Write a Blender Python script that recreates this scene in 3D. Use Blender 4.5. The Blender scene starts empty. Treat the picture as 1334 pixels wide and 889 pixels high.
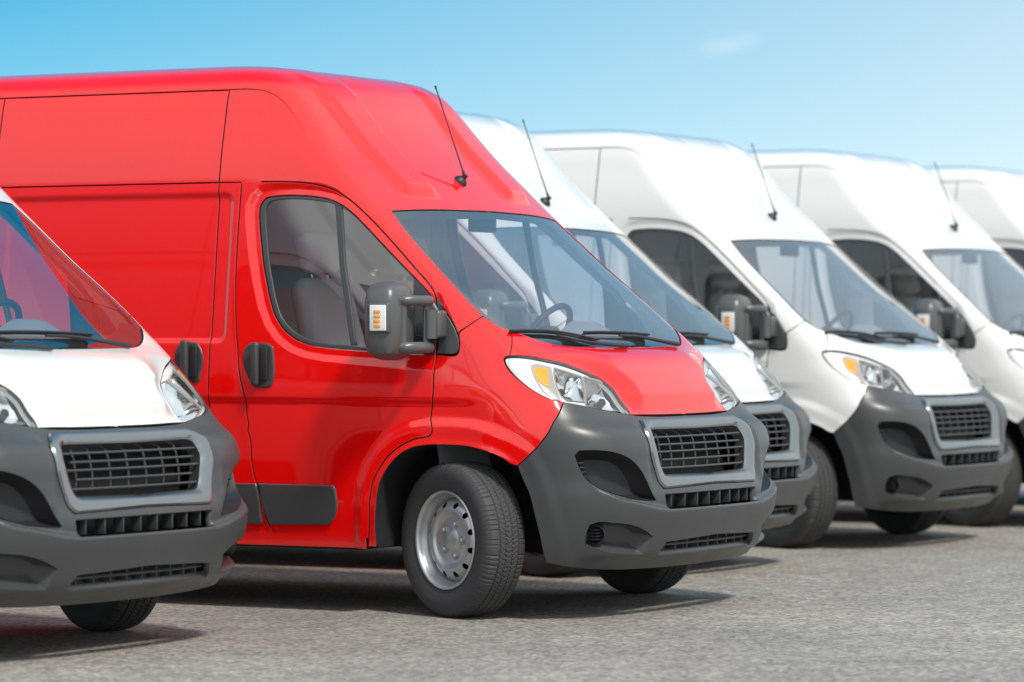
import bpy, bmesh, math, random
import numpy as np
from mathutils import Vector, Matrix
from mathutils.geometry import delaunay_2d_cdt

# ------------------------------------------------------------------ camera, sky, sun, exposure
scene = bpy.context.scene
col = scene.collection
YAW = math.radians(-28.65)                 # heading of every parked van (world x right, y away from the camera)
cam_data = bpy.data.cameras.new('camera')
cam = bpy.data.objects.new('camera', cam_data); col.objects.link(cam)
cam.location = (0, 0, 1.274)
cam.rotation_euler = (math.radians(90 - .1025), 0, 0)
cam_data.sensor_width = 36.0
cam_data.lens = 4820.0 / 1334.0 * 36.0
cam_data.clip_end = 6000
cam_data.dof.use_dof = True
cam_data.dof.focus_distance = 16.6
cam_data.dof.aperture_fstop = 2.3
scene.camera = cam
scene.cycles.sample_clamp_direct = 3.0; scene.cycles.sample_clamp_indirect = 6.0

SUN_VAN = Vector((.56, -.30, .77)).normalized()      # towards the sun, seen from a van
SUN = Matrix.Rotation(YAW, 3, 'Z') @ SUN_VAN
world = bpy.data.worlds.new('World'); scene.world = world; world.use_nodes = True
wn = world.node_tree; wn.nodes.clear()
sky = wn.nodes.new('ShaderNodeTexSky'); sky.sky_type = 'NISHITA'; sky.sun_disc = False
sky.sun_elevation = math.asin(SUN.z); sky.sun_rotation = math.atan2(SUN.x, SUN.y)
sky.altitude = 0; sky.air_density = 1.6; sky.dust_density = .4; sky.ozone_density = 3.0
tc = wn.nodes.new('ShaderNodeTexCoord')
# lift the low sky a little: the clear blue comes down close to the horizon
sep = wn.nodes.new('ShaderNodeSeparateXYZ'); wn.links.new(tc.outputs['Generated'], sep.inputs[0])
def wmath(op, a=None, b=0., link_a=None, link_b=None):
    n = wn.nodes.new('ShaderNodeMath'); n.operation = op
    if a is not None: n.inputs[0].default_value = a
    n.inputs[1].default_value = b
    if link_a is not None: wn.links.new(link_a, n.inputs[0])
    if link_b is not None: wn.links.new(link_b, n.inputs[1])
    return n
zc = wmath('MAXIMUM', b=0., link_a=sep.outputs[2]); za = wmath('ADD', b=.10, link_a=zc.outputs[0])
zd = wmath('DIVIDE', link_a=zc.outputs[0], link_b=za.outputs[0]); mz = wmath('MULTIPLY', b=.70, link_a=zd.outputs[0])
comb_ = wn.nodes.new('ShaderNodeCombineXYZ')
wn.links.new(sep.outputs[0], comb_.inputs[0]); wn.links.new(sep.outputs[1], comb_.inputs[1]); wn.links.new(mz.outputs[0], comb_.inputs[2])
nrm = wn.nodes.new('ShaderNodeVectorMath'); nrm.operation = 'NORMALIZE'; wn.links.new(comb_.outputs[0], nrm.inputs[0])
wn.links.new(nrm.outputs[0], sky.inputs['Vector'])
hs = wn.nodes.new('ShaderNodeHueSaturation'); hs.inputs['Saturation'].default_value = 1.6; hs.inputs['Hue'].default_value = .479
wn.links.new(sky.outputs[0], hs.inputs['Color'])
# bluest opposite the sun, paler and hazier low on the sun's side
dt = wn.nodes.new('ShaderNodeVectorMath'); dt.operation = 'DOT_PRODUCT'; dt.inputs[1].default_value = (.48, -.88, -.80)
wn.links.new(tc.outputs['Generated'], dt.inputs[0])
hz = wn.nodes.new('ShaderNodeMapRange'); hz.inputs[1].default_value = -1.01; hz.inputs[2].default_value = -.75; hz.inputs[3].default_value = 0; hz.inputs[4].default_value = .85
wn.links.new(dt.outputs['Value'], hz.inputs[0])
hm = wn.nodes.new('ShaderNodeMixRGB'); hm.inputs[2].default_value = (6.9, 7.1, 7.1, 1)
wn.links.new(hz.outputs[0], hm.inputs[0]); wn.links.new(hs.outputs[0], hm.inputs[1])
# thin wisps of cirrus
mp = wn.nodes.new('ShaderNodeMapping'); mp.inputs['Scale'].default_value = (60, 20, 150)
wn.links.new(tc.outputs['Generated'], mp.inputs[0])
ns = wn.nodes.new('ShaderNodeTexNoise'); ns.inputs['Scale'].default_value = 1.0; ns.inputs['Detail'].default_value = 6; ns.inputs['Roughness'].default_value = .6; ns.inputs['Distortion'].default_value = .6
wn.links.new(mp.outputs[0], ns.inputs['Vector'])
ml_ = wn.nodes.new('ShaderNodeMapping'); ml_.vector_type = 'TEXTURE'; ml_.inputs['Location'].default_value = (.0590, .997, .0785); ml_.inputs['Scale'].default_value = (.0130, .2, .0042); ml_.inputs['Rotation'].default_value = (0, math.radians(-14), 0)
wn.links.new(tc.outputs['Generated'], ml_.inputs[0])
ln = wn.nodes.new('ShaderNodeVectorMath'); ln.operation = 'LENGTH'; wn.links.new(ml_.outputs[0], ln.inputs[0])
fo = wn.nodes.new('ShaderNodeMapRange'); fo.interpolation_type = 'SMOOTHSTEP'; fo.inputs[1].default_value = 1.0; fo.inputs[2].default_value = .0; wn.links.new(ln.outputs['Value'], fo.inputs[0])
r0 = wn.nodes.new('ShaderNodeMapRange'); r0.inputs[1].default_value = .36; r0.inputs[2].default_value = .72; r0.inputs[4].default_value = .5
wn.links.new(ns.outputs[0], r0.inputs[0])
rp = wn.nodes.new('ShaderNodeMath'); rp.operation = 'MULTIPLY'; wn.links.new(r0.outputs[0], rp.inputs[0]); wn.links.new(fo.outputs[0], rp.inputs[1])
mx = wn.nodes.new('ShaderNodeMixRGB'); mx.inputs[2].default_value = (6.4, 6.8, 7.0, 1)
wn.links.new(rp.outputs[0], mx.inputs[0]); wn.links.new(hm.outputs[0], mx.inputs[1])
bg = wn.nodes.new('ShaderNodeBackground'); bg.inputs[1].default_value = .125
wn.links.new(mx.outputs[0], bg.inputs[0])
wo = wn.nodes.new('ShaderNodeOutputWorld'); wn.links.new(bg.outputs[0], wo.inputs[0])

sun_data = bpy.data.lights.new('sun', 'SUN'); sun_data.energy = 2.7; sun_data.angle = math.radians(7.0); sun_data.color = (1.0, .945, .87)
sun = bpy.data.objects.new('sun', sun_data); col.objects.link(sun)
sun.rotation_euler = (-SUN).to_track_quat('-Z', 'Y').to_euler()
sun.location = SUN * 60
scene.view_settings.view_transform = 'Standard'; scene.view_settings.look = 'None'
scene.view_settings.exposure = 0.3; scene.view_settings.gamma = 1.0; scene.view_settings.use_curve_mapping = False

# ------------------------------------------------------------------ materials
def nodes_of(name):
    m = bpy.data.materials.new(name); m.use_nodes = True
    return m, m.node_tree, m.node_tree.nodes['Principled BSDF']
def simple(name, color, rough=.5, metal=0., coat=0., spec=.5, bump=0., bscale=400., ior=1.5, vary=0.):
    m, nt, b = nodes_of(name)
    b.inputs['Base Color'].default_value = (*color, 1); b.inputs['Roughness'].default_value = rough
    b.inputs['Metallic'].default_value = metal; b.inputs['Coat Weight'].default_value = coat; b.inputs['Coat Roughness'].default_value = .045
    b.inputs['Specular IOR Level'].default_value = spec; b.inputs['IOR'].default_value = ior
    if bump or vary:
        t = nt.nodes.new('ShaderNodeTexCoord'); n = nt.nodes.new('ShaderNodeTexNoise'); n.inputs['Scale'].default_value = bscale; n.inputs['Detail'].default_value = 3
        nt.links.new(t.outputs['Object'], n.inputs['Vector'])
        if bump:
            bp = nt.nodes.new('ShaderNodeBump'); bp.inputs['Strength'].default_value = bump; bp.inputs['Distance'].default_value = .002
            nt.links.new(n.outputs[0], bp.inputs['Height']); nt.links.new(bp.outputs[0], b.inputs['Normal'])
        if vary:
            n2 = nt.nodes.new('ShaderNodeTexNoise'); n2.inputs['Scale'].default_value = 6; n2.inputs['Detail'].default_value = 5
            nt.links.new(t.outputs['Object'], n2.inputs['Vector'])
            r = nt.nodes.new('ShaderNodeMapRange'); r.inputs[1].default_value = .3; r.inputs[2].default_value = .7
            r.inputs[3].default_value = max(rough - vary, .02); r.inputs[4].default_value = rough + vary
            nt.links.new(n2.outputs[0], r.inputs[0]); nt.links.new(r.outputs[0], b.inputs['Roughness'])
    return m
def glass(name, tint, refl=1.5, base_refl=.0, rough=0.):
    m = bpy.data.materials.new(name); m.use_nodes = True; nt = m.node_tree; nt.nodes.clear()
    tr = nt.nodes.new('ShaderNodeBsdfTransparent'); tr.inputs[0].default_value = (*tint, 1)
    gl = nt.nodes.new('ShaderNodeBsdfGlossy'); gl.inputs['Roughness'].default_value = rough; gl.inputs[0].default_value = (1, 1, 1, 1)
    fr = nt.nodes.new('ShaderNodeFresnel'); fr.inputs[0].default_value = refl
    ml = nt.nodes.new('ShaderNodeMath'); ml.operation = 'MULTIPLY_ADD'; ml.inputs[1].default_value = 1.0; ml.inputs[2].default_value = base_refl; ml.use_clamp = True
    nt.links.new(fr.outputs[0], ml.inputs[0])
    mi = nt.nodes.new('ShaderNodeMixShader'); nt.links.new(ml.outputs[0], mi.inputs[0]); nt.links.new(tr.outputs[0], mi.inputs[1]); nt.links.new(gl.outputs[0], mi.inputs[2])
    o = nt.nodes.new('ShaderNodeOutputMaterial'); nt.links.new(mi.outputs[0], o.inputs[0])
    return m
M = {}
M['red'] = simple('red_paint', (.86, .0025, .0015), .36, coat=1.0, spec=.05, bump=.01, bscale=900)
M['red'].node_tree.nodes['Principled BSDF'].inputs['Coat IOR'].default_value = 1.75
M['white'] = simple('white_paint', (.755, .748, .728), .30, coat=1.0, spec=.5, bump=.01, bscale=900)
M['plastic'] = simple('grey_plastic', (.049, .052, .053), .36, spec=.55, bump=.05, bscale=1400, vary=.05)
M['mirror'] = simple('mirror_plastic', (.085, .088, .090), .33, spec=.6, bump=.03, bscale=1400)
M['black'] = simple('black_plastic', (.018, .018, .020), .5, bump=.04, bscale=1200)
M['rubber'] = simple('black_rubber', (.035, .036, .037), .62)
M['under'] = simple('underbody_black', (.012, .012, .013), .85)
M['tyre'] = simple('tyre_rubber', (.045, .045, .046), .68, bump=.10, bscale=300, vary=.06)
M['steel'] = simple('wheel_steel', (.56, .57, .58), .36, metal=.75, bump=.03, bscale=500, vary=.06)
M['chrome'] = simple('chrome', (.86, .87, .88), .08, metal=1.0)
M['satin'] = simple('satin_silver', (.27, .285, .29), .22, metal=.9)
M['lampwhite'] = simple('lamp_housing', (.78, .79, .80), .16, coat=.4)
M['amber'] = simple('amber_lens', (.85, .36, .02), .2, coat=.6)
M['lampgrey'] = simple('indicator_grey', (.36, .35, .32), .25, coat=.6)
M['redlens'] = simple('red_lens', (.40, .01, .01), .15, coat=.8)
M['trimgrey'] = simple('interior_trim', (.52, .52, .52), .7, bump=.08, bscale=600)
M['dash'] = simple('dashboard_plastic', (.30, .31, .33), .6, bump=.08, bscale=700)
M['fabric'] = simple('seat_fabric', (.66, .65, .64), .9, bump=.25, bscale=500)
M['headliner'] = simple('headliner', (.55, .54, .53), .9)
M['mirrorglass'] = simple('mirror_glass', (.8, .82, .84), .03, metal=1.0)
M['glass'] = glass('window_glass', (.95, .96, .97), 1.55, .10)
M['screen'] = glass('windscreen_glass', (.88, .91, .94), 1.6, .17)
M['lens'] = glass('lamp_lens', (.97, .98, .98), 1.45, .0, .04)
M['void'] = simple('dark_cavity', (.004, .004, .004), .9)
M['brass'] = simple('valve_brass', (.6, .45, .2), .3, metal=1)

# ------------------------------------------------------------------ object helpers
def link(o, parent=None):
    col.objects.link(o)
    if parent is not None: o.parent = parent
    return o
def empty(name, parent=None, loc=(0, 0, 0), rz=0.):
    o = bpy.data.objects.new(name, None); o.empty_display_size = .2; o.location = loc; o.rotation_euler = (0, 0, rz)
    return link(o, parent)
def mk(name, verts, faces, mat, parent=None, normals=None, smooth=True, face_mat=None):
    me = bpy.data.meshes.new(name)
    me.from_pydata([tuple(v) for v in verts], [], [tuple(int(i) for i in f) for f in faces])
    mats = mat if isinstance(mat, (list, tuple)) else [mat]
    for k in mats: me.materials.append(M[k] if isinstance(k, str) else k)
    if face_mat is not None: me.polygons.foreach_set('material_index', np.asarray(face_mat, np.int32))
    me.polygons.foreach_set('use_smooth', [smooth] * len(me.polygons))
    me.update()
    if normals is not None: me.normals_split_custom_set_from_vertices([tuple(n) for n in normals])
    return link(bpy.data.objects.new(name, me), parent)
class MB:
    """collects closed shapes into one mesh"""
    def __init__(s): s.v = []; s.f = []
    def add(s, v, f):
        k = len(s.v); s.v += [tuple(p) for p in v]; s.f += [tuple(i + k for i in q) for q in f]; return s
    def tube(s, pts, r, n=8, closed=False, flat=1.0):
        pts = [Vector(p) for p in pts]; m = len(pts); rr = r if hasattr(r, '__len__') else [r] * m
        v = []; up = Vector((0, 0, 1))
        for i, p in enumerate(pts):
            a = pts[(i - 1) % m] if closed or i else pts[0]; b = pts[(i + 1) % m] if closed or i < m - 1 else pts[-1]
            t = (b - a).normalized(); sd = t.cross(up)
            if sd.length < 1e-3: sd = t.cross(Vector((1, 0, 0)))
            sd.normalize(); w = sd.cross(t)
            for k in range(n):
                an = 2 * math.pi * k / n; v.append(p + sd * math.cos(an) * rr[i] + w * math.sin(an) * rr[i] * flat)
        f = []
        for i in range(m if closed else m - 1):
            for k in range(n):
                j = (i + 1) % m; f.append((i * n + k, i * n + (k + 1) % n, j * n + (k + 1) % n, j * n + k))
        if not closed: f.append(tuple(range(n - 1, -1, -1))); f.append(tuple((m - 1) * n + k for k in range(n)))
        return s.add(v, f)
    def rbox(s, c, size, r=.02, rot=None, seg=3, taper=0.):
        bm = bmesh.new(); bmesh.ops.create_cube(bm, size=1.0)
        for v in bm.verts:
            tz = 1 - taper * (v.co.z + .5)
            v.co = Vector((v.co.x * size[0] * tz, v.co.y * size[1] * tz, v.co.z * size[2]))
        bmesh.ops.bevel(bm, geom=list(bm.edges), offset=r, segments=seg, profile=.5, affect='EDGES')
        R = rot.to_matrix() if rot is not None else Matrix.Identity(3); c = Vector(c)
        bm.verts.index_update()
        v = [R @ q.co + c for q in bm.verts]; f = [[q.index for q in p.verts] for p in bm.faces]; bm.free()
        return s.add(v, f)
    def rev(s, prof, n=48, axis='y', c=(0, 0, 0), closed=False):
        """revolve (radius, along-axis) profile"""
        v = []; m = len(prof)
        for k in range(n):
            a = 2 * math.pi * k / n
            for (r, t) in prof:
                p = {'y': (r * math.sin(a), t, r * math.cos(a)), 'x': (t, r * math.cos(a), r * math.sin(a)), 'z': (r * math.cos(a), r * math.sin(a), t)}[axis]
                v.append((p[0] + c[0], p[1] + c[1], p[2] + c[2]))
        f = []
        for k in range(n):
            j = (k + 1) % n
            for i in range(m - 1): f.append((k * m + i, j * m + i, j * m + i + 1, k * m + i + 1))
        return s.add(v, f)
    def mirror(s):
        k = len(s.v); return s.add([(x, -y, z) for x, y, z in s.v], [tuple(q[::-1]) for q in list(s.f)])
    def mirrored(s):
        o = MB(); o.v = [(x, -y, z) for x, y, z in s.v]; o.f = [tuple(q[::-1]) for q in s.f]; return o
    def build(s, name, mat, parent=None, smooth=True, sharp=35):
        o = mk(name, s.v, s.f, mat, parent, smooth=smooth)
        if smooth: o.data.set_sharp_from_angle(angle=math.radians(sharp))
        return o

# ---- body surface -------------------------------------------------------
# rows: v, z, F0 (nose x on centre line), b (plan bow), W (half width), a (side fillet), c (front fillet)
ROWS=np.array([
(0.18,0.18, 0.765,0.170, .935,0.34,0.36),
(0.24,0.24, 0.820,0.170, .955,0.36,0.38),
(0.30,0.30, 0.860,0.170, .970,0.38,0.42),
(0.40,0.40, 0.888,0.140, .982,0.40,0.46),
(0.50,0.50, 0.905,0.120, .990,0.42,0.50),
(0.56,0.56, 0.900,0.110, .993,0.42,0.50),
(0.62,0.62, 0.875,0.090, .995,0.42,0.50),
(0.70,0.70, 0.858,0.070, .997,0.42,0.50),
(0.78,0.78, 0.845,0.060, .999,0.42,0.50),
(0.85,0.85, 0.808,0.055, 1.000,0.42,0.48),
(0.90,0.90, 0.745,0.050, 1.000,0.42,0.46),
(0.95,0.95, 0.697,0.050, 1.000,0.42,0.44),
(1.02,1.02, 0.645,0.060, .998,0.41,0.40),
(1.10,1.10, .583,.09, .993,0.38,0.35),
(1.21,1.21, .462,.10, .985,0.28,0.28),
(1.30,1.30, .360,.115,.977,0.22,0.22),
(1.45,1.45, .187,.135,.962,.15,.16),
(1.60,1.60, .012,.155,.946,.13,.15),
(1.75,1.75,-.162,.155,.930,.13,.15),
(1.86,1.86,-.290,.15, .918,.14,.16),
(2.00,2.00,-.446,.14, .902,.15,.17),
(2.15,2.15,-.603,.14, .878,.16,.18),
(2.28,2.28,-.720,.14, .850,.16,.18),
(2.38,2.38,-.802,.15, .828,.16,.18),
(2.46,2.455,-.872,.16, .800,.16,.18),
(2.53,2.505,-.955,.17, .755,.16,.18),
(2.60,2.530,-1.05,.18, .690,.16,.18),
(2.70,2.546,-1.20,.18, .590,.16,.18),
(2.85,2.554,-1.42,.18, .440,.15,.15),
(3.05,2.559,-1.70,.18, .250,.10,.10),
(3.25,2.561,-2.00,.18, .004,.01,.01),
])
def _pchip_like(x,y,q):
    # Catmull-Rom style cubic hermite with limited slopes
    h=np.diff(x); d=np.diff(y)/h
    m=np.zeros_like(y); m[1:-1]=(d[:-1]*h[1:]+d[1:]*h[:-1])/(h[:-1]+h[1:]); m[0]=d[0]; m[-1]=d[-1]
    i=np.clip(np.searchsorted(x,q)-1,0,len(x)-2); t=(q-x[i])/h[i]
    t2=t*t;t3=t2*t
    return (2*t3-3*t2+1)*y[i]+(t3-2*t2+t)*h[i]*m[i]+(-2*t3+3*t2)*y[i+1]+(t3-t2)*h[i]*m[i+1]
DU=DV=.006
U0,U1=-4.6,1.9
V0,V1=.18,3.25
UU=np.arange(U0,U1,DU); VV=np.arange(V0,V1,DV)
PEXP=2.2
def contour(v):
    z,F0,b,W,a,c=[float(_pchip_like(ROWS[:,0],ROWS[:,k],np.array([v]))[0]) for k in range(1,7)]
    a=max(a,.01);c=max(min(c,W*.8),.01)
    F=lambda y:F0-b*np.abs(y)**PEXP
    cx=F(W)
    P0=np.array([cx-a,-W]); y5=-(W-c); P5=np.array([F(y5),y5])
    T=np.array([b*PEXP*abs(y5)**(PEXP-1),1.]);T/=np.hypot(*T)   # towards the centre
    k=(y5+W)/T[1]*.95
    pts=np.array([P0,P0+[a*.42,0],P0+[a*.85,0],P5-T*k*.80,P5-T*k*.40,P5])
    t=np.linspace(0,1,81)[:,None]
    from math import comb
    B=sum(comb(5,i)*t**i*(1-t)**(5-i)*pts[i] for i in range(6))
    ys=np.linspace(y5,W*.9,120)[1:]
    fr=np.stack([F(ys),ys],1)
    sd=np.array([[P0[0]-8,-W],[P0[0]-.05,-W]])
    C=np.concatenate([sd,B,fr])
    s=np.concatenate([[0],np.cumsum(np.hypot(*np.diff(C,axis=0).T))])
    s-=s[2+40]   # diag point u=0
    return C,s,z
def base_grid():
    P=np.zeros((len(VV),len(UU),3)); UC=np.zeros(len(VV))
    for j,v in enumerate(VV):
        C,s,z=contour(v)
        P[j,:,0]=np.interp(UU,s,C[:,0]); P[j,:,1]=np.interp(UU,s,C[:,1]); P[j,:,2]=z
        UC[j]=np.interp(0,C[83:,1],s[83:])
    # beyond the end keep going outward (unused)
    return P,UC
def normals(P):
    du=np.gradient(P,axis=1); dv=np.gradient(P,axis=0)
    n=np.cross(du,dv); n/=np.linalg.norm(n,axis=2,keepdims=True)+1e-12
    return n

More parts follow.
